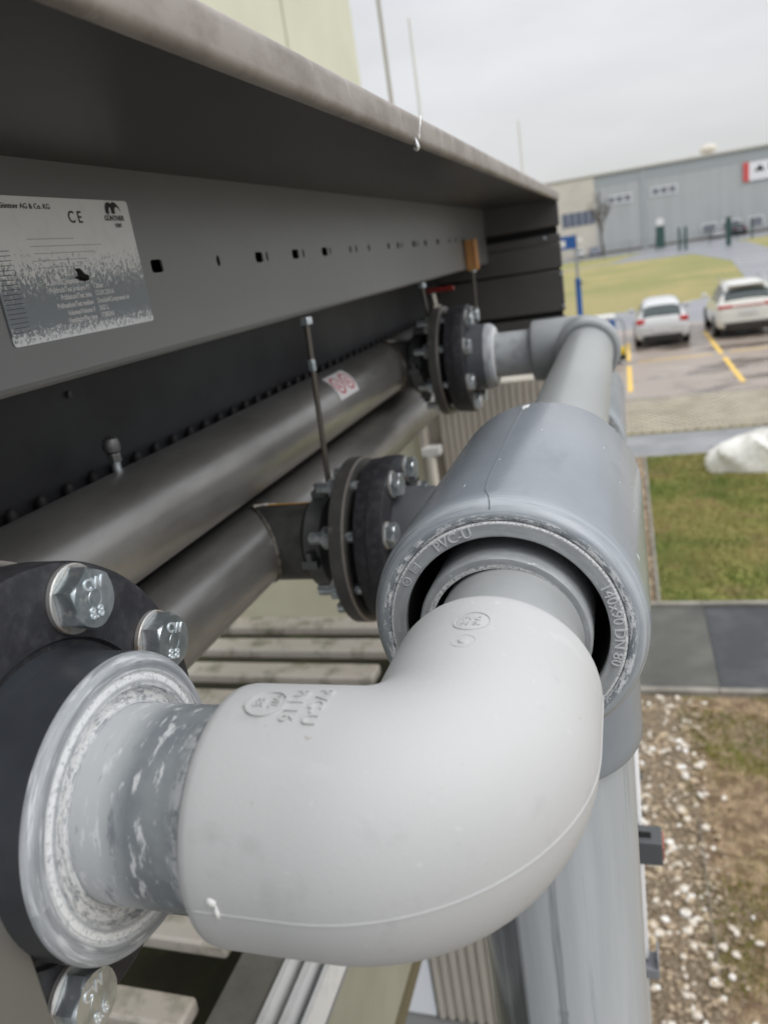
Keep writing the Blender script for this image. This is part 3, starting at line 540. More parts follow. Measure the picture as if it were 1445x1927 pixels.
obj('pipe', tube([(-.76, 2.86, -1.7), (-.76, 2.86, -.72)], .02, 12), mat('pale_pipe_paint', (.66, .62, .54), .5), t)
obj('bracket', box(-.79, -.72, 2.84, 2.9, -.74, -.71), white_pl, t)
# platform below the unit
plat = empty('steel_platform', (-.58, 1.0, -1.4), 'weathered beige steel platform of long cross beams below the header pipes', 'platform')
beam_m = mat('weathered_beige_steel', (.70, .65, .57), .5, 0, [dict(c=(.66, .59, .5), scale=9, lo=.4, hi=.62, st=(.3, 1, 1)), dict(c=(.22, .21, .13), scale=14, lo=.5, hi=.66, a=.75)], bump=.0008, bscale=60)  # dark blotches are dirt, deepened to stand in for shade on the beams
for k in range(11):
    ya = 1.995-.14*k-.085
    obj('cross_beam', box(-3, -.665, ya+(.02 if k > 6 else 0), ya+.072, -1.03, -1.0), beam_m, plat, bevel=.006)
obj('edge_beam', box(-.625, -.545, -.4, 2.6, -1.2, -.992), mat('grey_weathered_steel', (.2, .19, .165), .6, 0, [dict(c=(.14, .135, .11), scale=12, lo=.4, hi=.65), dict(c=(.08, .08, .05), scale=26, lo=.62, hi=.7)], bump=.0006, bscale=60), plat, bevel=.004)
obj('edge_trim', join(box(-.545, -.536, -.4, 2.6, -1.03, -.985), box(-.52, -.508, -.4, 2.6, -1.06, -1.0), box(-.492, -.484, -.4, 2.6, -1.07, -1.01)), white_pl, plat)
obj('edge_channel', join(box(-.535, -.521, -.4, 2.6, -1.1, -1.04), box(-.507, -.493, -.4, 2.6, -1.1, -1.03)), mat('grey_channel', (.24, .245, .25), .5), plat)
obj('fascia', box(-.54, -.495, -.4, 2.6, -1.40, -1.101), mat('olive_fascia', (.33, .32, .25), .6, 0, [dict(c=(.27, .26, .2), scale=3, lo=.4, hi=.65)]), plat)
obj('fascia_groove', join(*[box(-.4955, -.493, y_, y_+.006, -1.39, -1.11) for y_ in (.48, .56, .63, .69, 1.3, 2.0)]), mat('groove_brown', (.16, .13, .11), .7), plat)
obj('fascia_shadow_strip', box(-.55, -.485, -.4, 2.6, -1.43, -1.401), mat('brown_shadow_line', (.14, .12, .07), .6), plat)  # dark strip painting the shadow line under the fascia
obj('shade_sheet', box(-3, -.63, -.4, 2.5, -1.42, -1.3), mat('mossy_shade_dark', (.035, .035, .015), .8, 0, [dict(c=(.02, .018, .008), scale=7, lo=.4, hi=.6), dict(c=(.05, .06, .015), scale=5, lo=.55, hi=.7)]), plat)  # added dark mossy sheet, its near-black standing in for shaded ground below the beams
t = empty('valve_tag', (-1.35, 2.8, -1.2), 'small red and white tag hanging below the middle flange in front of the olive wall', 'tag')
obj('tag_plate', box(-1.245, -1.19, 2.80, 2.81, -1.28, -1.16), mat('pale_pink_tag', (.7, .45, .45), .5), t); obj('red_band', box(-1.215, -1.13, 2.78, 2.795, -1.33, -1.285), mat('bright_red', (.7, .04, .05), .5), t)

# lightning rods on the ground behind the unit
rodm = mat('pale_rod', (.72, .72, .7), .5, 0)
for (x, y, zt, r, lb, mm) in ((-1.79, 7, 3.2, .017, 'thick dark lightning rod, the leftmost of three above the canopy', mat('dark_beige_rod', (.42, .4, .35), .6)), (-1.555, 7, 1.835, .015, 'pale lightning rod in the middle of three above the canopy', rodm), (-1.3, 12, 1.59, .02, 'short faint lightning rod farthest right above the canopy', rodm)):
    t = empty('lightning_rod', (x, y, G), lb, 'lightning rod', 'lightning rods above the canopy')
    obj('rod', tube([(x, y, G+.1), (x, y, zt-1.2), (x, y, zt)], [r, r, r*.8], 10), mm, t); obj('rod_foot', lathe(2, (x, y, 0), [(G, .001), (G, .2), (G+.1, .16), (G+.1, .001)], 16)if 0 else lathe(2, (x, y, 0), [(G+.1, .001), (G+.1, .16), (G, .2)], 16), kerb_m, t)

# ============================================================ THE DRY COOLER: canopy, front sheet, end sheet, tube sheet
YE = 2.75
unit = empty('dry_cooler', (-.6, 1.2, -.3), 'dark grey sheet metal cooling unit casing with overhanging canopy above the pipes', 'cooling unit')
under = [(-1.3, .155), (-.45, .1205), (-.193, .1105)]
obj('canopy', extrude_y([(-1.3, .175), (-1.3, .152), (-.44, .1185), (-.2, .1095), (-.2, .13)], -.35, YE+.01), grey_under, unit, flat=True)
ed = [(-.1995, .1090)]+[(-.196+.006*math.sin(a), .1150-.006*math.cos(a)) for a in [i*PI/8 for i in range(5)]]+[(-.198+.008*math.cos(a), .1295+.008*math.sin(a)) for a in [i*PI/8 for i in range(5)]]+[(-1.3, .18), (-1.3, .176), (-.1995, .131)]
obj('canopy_edge', extrude_y(ed, -.35, YE+.012), galv_edge, unit, sharp=40)
# front sheet with punched holes
XF = -.44; zlo, zhi = .0185, .0425; zc = .0305
holes = [(.707, .021, .0125, .3), (.836, .0085, .012, 1), (.946, .022, .0125, .25), (.970, .006, .0125, 1), (1.067, .024, .0125, .25), (1.097, .007, .012, 1), (1.186, .024, .0125, .25), (1.211, .006, .012, 1), (1.311, .010, .012, 1), (1.343, .009, .012, 1), (1.418, .011, .012, 1), (1.549, .014, .012, 1), (1.62, .016, .012, .3), (1.651, .01, .012, 1), (1.755, .024, .0125, .25), (1.79, .009, .012, 1), (1.865, .022, .0125, .25), (1.998, .026, .0125, .25), (2.144, .016, .012, 1), (2.23, .016, .012, 1), (2.318, .016, .012, 1), (.35, .02, .0125, .3), (.22, .02, .0125, .3), (.1, .008, .012, 1)]
holes.sort()
V = []; F = []; yprev = -.35
def quad(y0, y1, z0, z1, V=V, F=F):
    o = len(V); V += [(XF, y0, z0), (XF, y1, z0), (XF, y1, z1), (XF, y0, z1)]; F.append((o, o+1, o+2, o+3))
quad(-.35, YE, -.047, zlo); quad(-.35, YE, zhi, .1185)
for (yc, hw_, hh, rd) in holes:
    a0, a1 = yc-hw_/2-.002, yc+hw_/2+.002
    if a0 > yprev: quad(yprev, a0, zlo, zhi)
    yprev = a1; n = 24; o = len(V)
    for k in range(n):
        a = 2*PI*k/n; ca, sa = math.cos(a), math.sin(a)
        p = 2. if rd == 1 else 6.
        q = (abs(ca)**p+abs(sa)**p)**(-1/p); hy = yc+ca*q*hw_/2; hz_ = zc+sa*q*hh/2
        m_ = max(abs(ca), abs(sa)); by_ = yc+ca/m_*(a1-a0)/2; bz = zc+sa/m_*.5
        bz = min(max(zc+sa/m_*(zhi-zlo)/2, zlo), zhi); bz = bz+(.0 if abs(sa) < .7 else 0)
        V += [(XF, hy, hz_), (XF, by_, bz), (XF-.002, hy, hz_)]
    for k in range(n):
        b = (k+1) % n; F.append((o+k*3, o+k*3+1, o+b*3+1, o+b*3)); F.append((o+k*3, o+b*3, o+b*3+2, o+k*3+2))
quad(yprev, YE, zlo, zhi)
# corner fill around holes is handled by the dark liner set back from the sheet; bottom flange turns in
fl = [(XF, -.047), (XF-.0008, -.0505), (XF-.003, -.053), (XF-.007, -.054), (XF-.03, -.054)]
for k in range(len(fl)-1):
    o = len(V); V += [(fl[k][0], -.35, fl[k][1]), (fl[k][0], YE, fl[k][1]), (fl[k+1][0], YE, fl[k+1][1]), (fl[k+1][0], -.35, fl[k+1][1])]; F.append((o, o+3, o+2, o+1))
obj('front_sheet', (V, F), front_sheet, unit, flat=True)
obj('sheet_liner', box(-.475, -.46, -.35, YE, -.02, .12), mat('hole_backing', (.03, .03, .03), .6), unit)
obj('tube_sheet', box(-.64, -.622, -.35, YE, -.47, .12), dark_sheet, unit)
obj('bottom_tray', box(-1.3, -.641, -.35, YE, -.47, -.44), dark_sheet, unit)
# far end sheet, folded into horizontal boards
ez = [(.126, .032), (.008, -.020), (-.021, -.101), (-.107, -.241), (-.258, -.30)]
obj('end_sheet', join(*[box(-.64, -.196, YE, YE+.02, b, a) for k, (a, b) in enumerate(ez)]), grey_panel, unit, bevel=.003)
obj('end_sheet_backing', box(-.64, -.205, YE+.012, YE+.03, -.30, .1125), black_gap, unit)
for (x, z) in ((-.245, -.0), (-.2, -.12), (-.2, -.225)): obj('screw', hexp(1, (x, 0, z), YE, YE-.006, .006), zinc, unit)
for k in range(46):
    y = .47+.0455*k
    obj('tube_stub', lathe(2, (-.612, y, 0), [(-.25, .007), (-.190, .007), (-.185, .0055), (-.182, .003), (-.1818, .0001)], 12), rubber, unit)
for (y, z) in ((.75, -.09), (1.12, -.07)): obj('screw', lathe(0, (0, y, z), [(-.622, .004), (-.618, .004), (-.618, .0001)], 10), dark_paint, unit)
# water drop hanging from the canopy edge
thing1('water_drop', lathe(2, (-.191, .822, 0), [(.1140, .0006), (.1115, .0012), (.1085, .0026), (.1055, .0036), (.1030, .0034), (.1010, .0022), (.1003, .0003)], 20), mat('water', (1, 1, 1), .02, 0, trans=1., ior=1.33), 'clear water drop hanging from the canopy edge', 'water drop', sharp=180)
thing1('water_run', tube([(-.1895, .852, .136), (-.1895, .846, .128), (-.1895, .838, .121), (-.190, .836, .1145), (-.191, .83, .1105)], [.0007, .0006, .0005, .0008, .0006], 8), mat('water', (1, 1, 1), .02), 'thin clear trickle of water running down the canopy edge above the drop', 'water', sharp=180)
thing1('white_end_cap', lathe(0, (0, .181, .0795), [(-.215, .0005), (-.2155, .004), (-.218, .0072), (-.223, .0085), (-.24, .0088)], 24), white_pl, 'small white end cap cut off by the left edge beside the rating plate', 'plug', org=(-.23, .181, .0795))  # unidentified small white shape, modelled as a cap

# ------------------------------------------------------------ rating plate
XP = XF+.0012
plate = empty('rating_plate', (XP, .58, .035), 'white metal rating plate with torn hole and grey worn lower half on the front sheet', 'plate')
def rrect(y0, y1, z0, z1, r, k=5):
    P = []
    for (cyy, czz, a0) in ((y1-r, z1-r, 0), (y0+r, z1-r, 90), (y0+r, z0+r, 180), (y1-r, z0+r, 270)):
        for i in range(k+1): a = R(a0+90*i/k); P.append((cyy+r*math.cos(a), czz+r*math.sin(a)))
    return P
pp = rrect(.487, .678, -.0195, .090, .003); n = len(pp)
hole = [(a-.002, b+.0075) for a, b in [(.5795, .0282), (.5815, .0262), (.5875, .0266), (.5925, .0215), (.5975, .0202), (.5965, .0165), (.590, .0152), (.5835, .0165), (.5775, .0195), (.5835, .0205), (.5825, .0236)]]
g = ([(XP, a, b) for a, b in pp]+[(XF+.0002, a, b) for a, b in pp], [tuple(range(n))]+[(k, k+n, (k+1) % n+n, (k+1) % n) for k in range(n)])
plate_white = mat('faded_plate_film', (.9, .9, .89), .35, .0,
    [dict(c=(.8, .8, .79), scale=60, lo=.5, hi=.7, a=.5), dict(c=(.25, .28, .30), scale=260, lo=.47, hi=.54, a=.95, zb=(-.004, 6), nr=.8, det=8, st=(1, 1, .8)), dict(c=(.25, .28, .30), scale=150, lo=.50, hi=.56, a=.8, zb=(-.014, 8), nr=.7, det=6), dict(c=(.92, .93, .94), scale=260, lo=.47, hi=.54, a=1., zb=(-.048, 13), nr=.85, det=8)], bump=.0001, bscale=500)
obj('plate_sheet', g, plate_white, plate, flat=True)
hn = len(hole)
obj('torn_hole', ([(XP+.0004, a, b) for a, b in hole]+[(XP+.0001, a, b) for a, b in hole], [tuple(range(hn))]+[(k, k+hn, (k+1) % hn+hn, (k+1) % hn) for k in range(hn)]), black_gap, plate, flat=True)
def onp(y0, z0, x=XP+.0003): return lambda u, v, w_: (x+w_, y0+u, z0+v)
def sk(y0, z0): return onp(y0, z0)
def fit(s_, y0, y1, z, size, m, bold=.00006):
    g_ = text(s_, size, lambda u, v, w_: (u, v, w_), .0001, 'LEFT', bold); us = [p[0] for p in g_[0]]; a_, b_ = min(us), max(us)
    obj('lettering', ([(XP+.0003+w_, y0+(u-a_)/(b_-a_)*(y1-y0), z+v) for u, v, w_ in g_[0]], g_[1]), m, plate)
fit('Güntner AG & Co. KG', .5105, .5676, .0826, .0056, print_black, .00004)
fit('C E', .5881, .6057, .0747, .0135, print_black, .00015)
fit('GÜNTNER', .6378, .6676, .0745, .0062, print_black, .0001)
lg = [(.646, .0785), (.6462, .083), (.648, .0868), (.652, .0885), (.6555, .087), (.659, .0888), (.6635, .0878), (.6672, .0845), (.6695, .0795), (.6665, .083), (.6635, .0845), (.661, .0838), (.6598, .0815), (.6597, .0785), (.6545, .0785), (.6545, .082), (.6535, .0838), (.6522, .0838), (.6512, .082), (.651, .0785)]
lg = [(a-.0045, .0785+(b-.0785)*1.0) for a, b in lg]
obj('emblem', ([(XP+.0005, a, b) for a, b in lg], [tuple(range(len(lg)))]), print_black, plate, flat=True)
obj('emblem', text('CERT', .0042, onp(.6565, .0683), .0001, 'CENTER', .0002), mat('faded_print', (.1, .1, .1), .5), plate)
for (s_, a, z, v, e_) in (('Max. Betriebs Temperatur/Temp.', .536, .0245, '', 0), ('Prüfdruck/Test pressure PT', .5408, .0182, '12bar', .612), ('Prüfdatum/Test date', .5524, .0121, '13.01.2016', .625), ('Prüfmedium/Test medium', .5455, .0056, 'Druckluft/Compressed air', .6464), ('Volumen/Volume V', .5558, -.0007, '562 L', .612), ('Ventilator/Fan type', .5547, -.0067, 'VT0803HU', .6175)):
    fit(s_, a, .5925, z, .0058, print_white, .00013)
    if v: fit(v, .5985, e_, z+.0003, .0058, print_white, .00013)
obj('faded_rows', join(*[box(XP+.0001, XP+.0002, .531+.002*(k % 3), .588+.012*((k*7) % 4), z_, z_+.0004) for k, z_ in enumerate((.058, .0525, .047, .0415, .036))]), mat('faint_print', (.33, .33, .32), .6), plate, flat=True)
obj('ruled_edge', join(*[box(XP+.0001, XP+.0003, .4895, .5085, .05-.0035*k, .0504-.0035*k) for k in range(18)]), print_black, plate, flat=True)

# ============================================================ header pipes
def saddle(hx, hz_, y, r=.0032, RR=.0605):
    P1 = [(hx+RR*math.cos(a), y+s*RR*math.cos(a), hz_+RR*math.sin(a)) for s in (1,) for a in [R(-92+184*k/40) for k in range(41)]]
    P2 = [(hx+RR*math.cos(a), y-RR*math.cos(a), hz_+RR*math.sin(a)) for a in [R(-92+184*k/40) for k in range(41)]]
    return join(tube(P1, r, 8), tube(P2, r, 8))
def header(hx, hz_, ya, yb, branches, label):
    t = empty('header_pipe', (hx, 1.2, hz_), label, 'pipe', 'horizontal header pipes')
    obj('pipe_run', lathe(1, (hx, 0, hz_), [(ya, .001), (ya, .06), (yb, .06), (yb+.02, .045), (yb+.025, .001)], 96), header_paint, t)
    for (y, xe) in branches:
        b = obj('branch', lathe(0, (0, y, hz_), [(hx+.005, .0595), (xe, .0595)], 72), header_paint if 0 else dark_paint, t)
        obj('weld_seam', saddle(hx, hz_, y), weld_m, b)
    return t
h1 = header(-.556, -.24, -.45, 2.45, ((.27, -.36), (1.8, -.42)), 'upper dark grey header pipe carrying the red and white sticker')
h2 = header(-.572, -.39, -.45, 2.3, ((1.03, -.40),), 'lower dark grey header pipe joining the middle flange')
obj('orange_strip', lathe(0, (0, 1.03, -.39), [(-.552, .0602), (-.553, .0608), (-.47, .0608), (-.469, .0602)], 6, a0=R(108-6), a1=R(115)) if 0 else lathe(0, (0, 1.03, -.39), [(-.548, .0598), (-.547, .0606), (-.475, .0606), (-.474, .0598)], 6, a0=R(72), a1=R(86)), orange_m, h2)
# drain plug on upper header
t = empty('vent_plug', (-.556, .745, -.18), 'small steel vent plug with hexagon cap on top of the upper header pipe', 'plug')
obj('nipple', tube([(-.575, .742, -.185), (-.575, .742, -.165)], .0055, 12), zinc, t)
obj('hex_nut', hexp(2, (-.575, .742, 0), -.172, -.162, .009), mat('dull_steel', (.2, .2, .2), .4, .7), t)
obj('cap', lathe(2, (-.575, .742, 0), [(-.162, .006), (-.160, .0095), (-.152, .0105), (-.145, .0085), (-.142, .004), (-.1415, .0002)], 16), mat('dull_steel', (.2, .2, .2), .4, .7), t)
# sticker on upper header
def oncyl(y, ang, r=.0609): return (-.556+r*math.cos(R(ang)), y, -.24+r*math.sin(R(ang)))
ny, na = 8, 12; V = []; F = []
for i in range(ny+1):
    for j in range(na+1): V.append(oncyl(1.30+.105*i/ny+.012*j/na, 16+52*j/na))
for i in range(ny):
    for j in range(na): o = i*(na+1)+j; F.append((o, o+1, o+na+2, o+na+1)[::-1])
t = empty('warning_sticker', oncyl(1.35, 42), 'white sticker with two red ringed symbols curved round the upper header pipe', 'sticker')
obj('sticker_sheet', (V, F), mat('sticker_white', (.68, .66, .66), .4), t)
red_ring = mat('pinkish_red_print', (.5, .06, .09), .5)
for cyq in (1.333, 1.382):
    V = []; F = []; n = 32
    for k in range(n):
        a = 2*PI*k/n
        for rr in (.021, .0165): V.append(oncyl(cyq+rr*math.cos(a)+.0, 42+math.degrees((rr*.95)*math.sin(a)/.061), .0613))
    for k in range(n): b = (k+1) % n; F.append((2*k, 2*b, 2*b+1, 2*k+1))
    o = len(V)
    for (u, v) in ((-.0135, .011), (-.011, .0135), (.0135, -.011), (.011, -.0135)): V.append(oncyl(cyq+u, 42+math.degrees(v/.061), .0613))
    F.append((o, o+1, o+2, o+3)); o = len(V)
    for (u, v) in ((-.006, -.008), (.006, -.008), (.007, .003), (0, .009), (-.007, .003)): V.append(oncyl(cyq+u, 42+math.degrees(v/.061), .0612))
    F.append((o, o+1, o+2, o+3, o+4))
    obj('red_symbol', (V, F), red_ring, t, flat=True)

# ============================================================ flange joints
def joint(xf, y, z, label, collar, near=False, nb=8, face=None):
    t = empty('flange_joint', (xf, y, z), label, 'flange', 'flange joints between header pipes and plastic pipes')
    c = (0, y, z)
    obj('plastic_flange', lathe(0, c, [(xf-.044, .06), (xf-.044, .117), *fil(xf-.044, .117, xf-.040, .121, 3), (xf-.024, .122), (xf-.023, .1235), (xf-.004, .1235), (xf-.001, .1225), (xf, .120), (xf, .0825), (xf-.003, .081), (xf-.003, .06)], 128), black_pl, t)
    obj('steel_flange', lathe(0, c, [(xf-.078, .059), (xf-.078, .1235), (xf-.077, .125), (xf-.0575, .1255), (xf-.056, .1245), (xf-.0555, .123), (xf-.0555, .059)], 128), steel_fl, t)
    obj('flange_rim', lathe(0, c, [(xf-.058, .1257), (xf-.0562, .1252), (xf-.0553, .1236), (xf-.0553, .1218)], 128), mat('rim_highlight_metal', (.25, .23, .21), .35, .6), t)  # paler edge ring paints the rim's highlight into the colour
    obj('stub_collar', lathe(0, c, [(xf-.12, .0605), (xf-.12, .068), (xf-.10, .070), (xf-.078, .078), (xf-.056, .092), (xf-.034, .092)], 72), rubber, t)
    for k in range(nb):
        if near and k in (2, 3): continue
        a = R(22.5+45*k); by_, bz = y+.103*math.cos(a), z+.103*math.sin(a); cc = (0, by_, bz); rot = R(17*k+10)
        b = obj('bolt', join(hexp(0, cc, xf+.0035, xf+.0155, .0178, rot), lathe(0, cc, [(xf+.004, .0085), (xf-.112, .0085), (xf-.114, .007), (xf-.114, .0002)], 16)), zinc, t)
        obj('washer', lathe(0, cc, [(xf+.0002, .0192), (xf+.0028, .0192), (xf+.0033, .0185), (xf+.0033, .008)], 32), washer_m, b)
        obj('nut', hexp(0, cc, xf-.0785, xf-.092, .0165, rot+.3), zinc, b)
        if near and k in (0, 1, 4, 5, 6):
            xh = xf+.0156; dr = (R(-25), R(170))[k == 1]
            if k == 5: dr = R(0)
            cd, sd_ = math.cos(dr), math.sin(dr)
            def onh(u0, v0, fl_):
                def f(u, v, w_):
                    if fl_: u, v = -u, -v
                    uu, vv_ = u0+u, v0+v
                    return (xh+w_, by_+uu*cd-vv_*sd_, bz+uu*sd_+vv_*cd)
                return f
            for g_ in (text('CW', .0088, onh(0, .0078, 0) if k != 1 else onh(0, -.0078, 1), .0005, 'CENTER', .0001), text('8.8', .0088, onh(0, -.0082, 0) if k != 1 else onh(0, .0078, 1), .0005, 'CENTER', .0001)): obj('lettering', g_, mat('stamped_bright_zinc', (.85, .9, .92), .35, .6), b)
            obj('stamp_ring', lathe(0, cc, [(xh-.0005, .0048), (xh+.0001, .005), (xh-.0003, .0053)], 24), zinc, b)
    if collar: collar(t, c, xf)
    return t
def near_collar(t, c, xf):
    e0 = xf+.0405
    obj('collar', lathe(0, c, [(xf-.0028, .078), (xf+.003, .0765), (xf+.008, .0752), (xf+.0365, .0752)], 128), collar_pl, t)
    obj('collar_face', lathe(0, c, [(xf+.0366, .0752), *fil(xf+.0415, .0700, xf+.0366, .0752, 5)[::-1], (e0+.0008, .0655), (e0+.0002, .0650), (e0-.0012, .0647), (e0-.0012, .0640), (e0+.0002, .0636), (e0+.0003, .0575), (e0-.001, .0568), (e0-.0035, .0555), (e0-.004, .0485)], 160), pvc_face, t)
    def onface(r0, a0, s=1): return lambda u, v, w_: (e0+.0008+w_, c[1]+(r0+v)*math.cos(a0+u/r0*s), c[2]+(r0+v)*math.sin(a0+u/r0*s))
    # reads clockwise seen from the right: angle from +Y grows towards +Z, which runs right to left, so negative sense
    obj('lettering', join(text('PVC-U/PVCC', .0085, lambda u, v, w_: (e0-.0005+w_-.8*max(0, v), c[1]-(.0705+v)*math.cos(R(-52)+PI+0*u-(-u)/.0705), c[2]+(.0705+v)*math.sin(R(128)-0*u-u/.0705)) if 0 else (lambda A: (e0-.0012+w_-.5*v, c[1]+(.0695+v)*math.cos(A), c[2]+(.0695+v)*math.sin(A)))(R(118)+u/.0695*1.0) , .0004) if 0 else
        text('PVC-U/PVCC', .0075, lambda u, v, w_: (lambda A, q: (e0-.0006+w_-.35*max(0, v+.002), c[1]+q*math.cos(A), c[2]+q*math.sin(A)))(R(138)-(-1)*(-u)/.0695, .0695-0*v+v), .0004)), mat('worn_relief_grey', (.24, .26, .275), .5), t)
J1 = joint(-.29, .27, -.24, 'nearest black plastic flange joint with large zinc bolts at the left edge', near_collar, near=True)
def mid_collar(t, c, xf):
    obj('collar', lathe(0, c, [(xf-.0028, .078), (xf+.006, .0765), (xf+.045, .0745), (xf+.052, .07), (xf+.052, .05)], 96), mat('grey_pvc_collar', (.09, .095, .105), .4), t)
def far_collar(t, c, xf):
    obj('collar', lathe(0, c, [(xf-.0028, .078), (xf+.006, .0755), (xf+.036, .0748)], 96), mat('grey_pvc_collar', (.09, .095, .105), .4), t)
    obj('collar_face', lathe(0, c, [(xf+.036, .0748), (xf+.044, .0745), (xf+.052, .070), (xf+.056, .064), (xf+.057, .05)], 96), pvc_face, t)
J2 = joint(-.325, 1.03, -.39, 'middle flange joint on the lower header pipe with black disc and zinc bolts', mid_collar)
J3 = joint(-.345, 1.8, -.24, 'farthest flange joint on the upper header pipe below the wooden block', far_collar)

# pipe clamps and hanger rods
def clamp(x, y, z, label):
    t = empty('pipe_clamp', (x, y, z), label, 'clamp', 'pipe clamps on the header branches')
    obj('band', lathe(0, (0, y, z), [(x-.014, .0605), (x-.014, .068), (x-.012, .070), (x+.012, .070), (x+.014, .068), (x+.014, .0605)], 64), mat('galvanised_clamp', (.15, .155, .155), .42, .6), t)
    obj('rubber_lining', lathe(0, (0, y, z), [(x-.018, .0597), (x-.018, .0645), (x+.018, .0645), (x+.018, .0597)], 64), rubber, t)
    for s, nm in ((1, 'ear'), (-1, 'ear')):
        obj(nm, join(box(x-.012, x+.012, y-.078*.0-.01, y+.01, z+s*.07, z+s*.082), hexp(2, (x, y, 0), z+s*.082, z+s*.092, .009)), mat('galvanised_clamp', (.15, .155, .155), .42, .6), t, bevel=.001)
    obj('ear', join(box(x-.012, x+.012, y-.085, y-.068, z-.012, z+.0), hexp(2, (x, y-.078, 0), z+0.0, z+.012, .007)), mat('galvanised_clamp', (.15, .155, .155), .42, .6), t)
clamp(-.452, 1.03, -.39, 'pipe clamp around the branch left of the middle flange')
clamp(-.468, 1.8, -.24, 'pipe clamp around the branch left of the farthest flange')
rust_rod = mat('dull_threaded_rod', (.16, .145, .125), .4, .7)
def hrod(p0, p1, label, r=.0042, nutz=None):
    t = empty('hanger_rod', p1, label, 'rod', 'hanger rods between the front sheet and the flanges')
    obj('rod', tube([p0, p1], r, 12), rust_rod, t); obj('nut', hexp(2, (p0[0], p0[1], 0), p0[2]-.004, p0[2]+.006, .0095), zinc, t)
    if nutz: obj('nut', hexp(2, nutz[:2]+(0,), nutz[2]-.009, nutz[2]+.007, .006), zinc, t)
hrod((-.4315, 1.042, -.062), (-.4385, 1.035, -.318), 'long hanger rod between the front sheet and the middle flange', nutz=(-.4335, 1.04, -.122))
hrod((-.443, 1.79, -.062), (-.437, 1.8, -.165), 'short hanger rod beside the red lever valve')
hrod((-.425, 2.36, -.06), (-.428, 2.36, -.19), 'thin hanger rod hanging under the wooden block')
t = empty('ball_valve', (-.425, 1.82, -.17), 'small steel ball valve with red lever above the farthest flange', 'valve')
obj('valve_body', join(tube([(-.425, 1.82, -.175), (-.425, 1.82, -.145)], .010, 12), tube([(-.425, 1.82, -.145), (-.425, 1.82, -.11)], [.0145, .0145], 6), tube([(-.425, 1.82, -.11), (-.428, 1.82, -.082)], .007, 12)), mat('nickel_brass', (.4, .38, .32), .35, .8), t)
obj('lever', box(-.44, -.375, 1.812, 1.826, -.083, -.072), red_paint, t, bevel=.003)
thing1('wooden_block', box(-.438, -.408, 2.34, 2.385, -.058, .028), wood, 'small pale wooden block wedged at the far end of the front sheet', 'block', org=(-.42, 2.36, -.058), bevel=.002)

# ============================================================ plastic pipework
AX, AZ = -.082, -.24
def elbow(cx_, cyy, cz_, RR, rb, lx, ly, name, label, m, seam=True, n=96, sgn=1):
    """leg 1 runs to -X from the corner, leg 2 to sgn*Y"""
    t = empty(name, (cx_, cyy, cz_), label, 'pipe elbow', 'plastic pipe elbows')
    s = sgn; xe = cx_-lx; ye = cyy+s*ly; V = []; F = []; cols = []
    def frad(ro): return RR*(.03+1.95*((ro/RR+1)/2)**1.5)
    lip = ((.012, RR-.011), (.0015, RR-.0105), (0, RR-.009), (.0010, RR-.0030), (.0032, RR-.0007), (.007, RR))
    for k in range(n):
        a = 2*PI*k/n; ca, sa = math.cos(a), math.sin(a); ro = RR*ca; zz_ = cz_+RR*sa; rf = frad(ro); col = []
        for (o_, r) in lip: col.append((xe+o_, cyy-s*r*ca, cz_+r*sa))
        x1 = cx_+ro-rf
        for q in range(1, 7): col.append((xe+.007+(x1-xe-.007)*q/7, cyy-s*ro, zz_))
        for q in range(25):
            b = PI/2*q/24; col.append((x1+rf*math.sin(b), cyy-s*ro+s*rf*(1-math.cos(b)), zz_))
        y1 = cyy-s*ro+s*rf
        for q in range(1, 7): col.append((cx_+ro, y1+(ye-s*.007-y1)*q/7, zz_))
        for (o_, r) in lip[::-1]: col.append((cx_+r*ca, ye-s*o_, cz_+r*sa))
        cols.append(col)
    nl = len(cols[0]); V = [p for c_ in cols for p in c_]
    for k in range(n):
        b = (k+1) % n
        for q in range(nl-1): F.append((k*nl+q, b*nl+q, b*nl+q+1, k*nl+q+1))
    obj('elbow_body', (V, F), m, t, sharp=50)
    if seam:
        q_ = RR+.0001; rf = frad(RR)
        P = [(xe+.004+(cx_+q_-rf-xe-.004)*k/8, cyy-s*q_, cz_-.002) for k in range(8)]
        P += [(cx_+q_-rf+rf*math.sin(PI/2*k/30), cyy-s*q_+s*rf*(1-math.cos(PI/2*k/30)), cz_-.002) for k in range(31)]
        P += [(cx_+q_, cyy-s*q_+s*rf+(ye-s*.004-(cyy-s*q_+s*rf))*k/6, cz_-.002) for k in range(1, 7)]
        obj('mould_line', tube(P, .0004, 8), m, t, sharp=180)
    return t
E1 = elbow(AX, .27, AZ, .0598, .0606, .108, .115, 'pipe_elbow', 'large pale grey plastic elbow in the foreground with raised round marks', pvc_light)
RR = .0598
def onX(x0, th0): return lambda u, v, w_: (x0+v, .27+(RR+w_)*math.cos(R(th0)+u/RR), AZ+(RR+w_)*math.sin(R(th0)+u/RR))
def onXr(x0, th0, rot):   # extra rotation in the tangent plane
    c_, s_ = math.cos(rot), math.sin(rot); f = onX(x0, th0)
    return lambda u, v, w_: f(u*c_-v*s_, u*s_+v*c_, w_)
obj('lettering', text('PVC-U', .0098, onX(-.1385, 89.6), .0010), pvc_light, E1); obj('lettering', text('PN 16', .0098, onX(-.1495, 89.6), .0010), pvc_light, E1)
V = []; F = []
def ring_on(f, r1, r2, h, n=40):
    V = []; F = []
    for k in range(n):
        a = 2*PI*k/n
        for (r, w_) in ((r1, 0), (r1, h), (r2, h), (r2, 0)): V.append(f(r*math.cos(a), r*math.sin(a), w_))
    for k in range(n):
        b = (k+1) % n
        for q in range(3): F.append((4*k+q, 4*k+q+1, 4*b+q+1, 4*b+q))
    return V, F
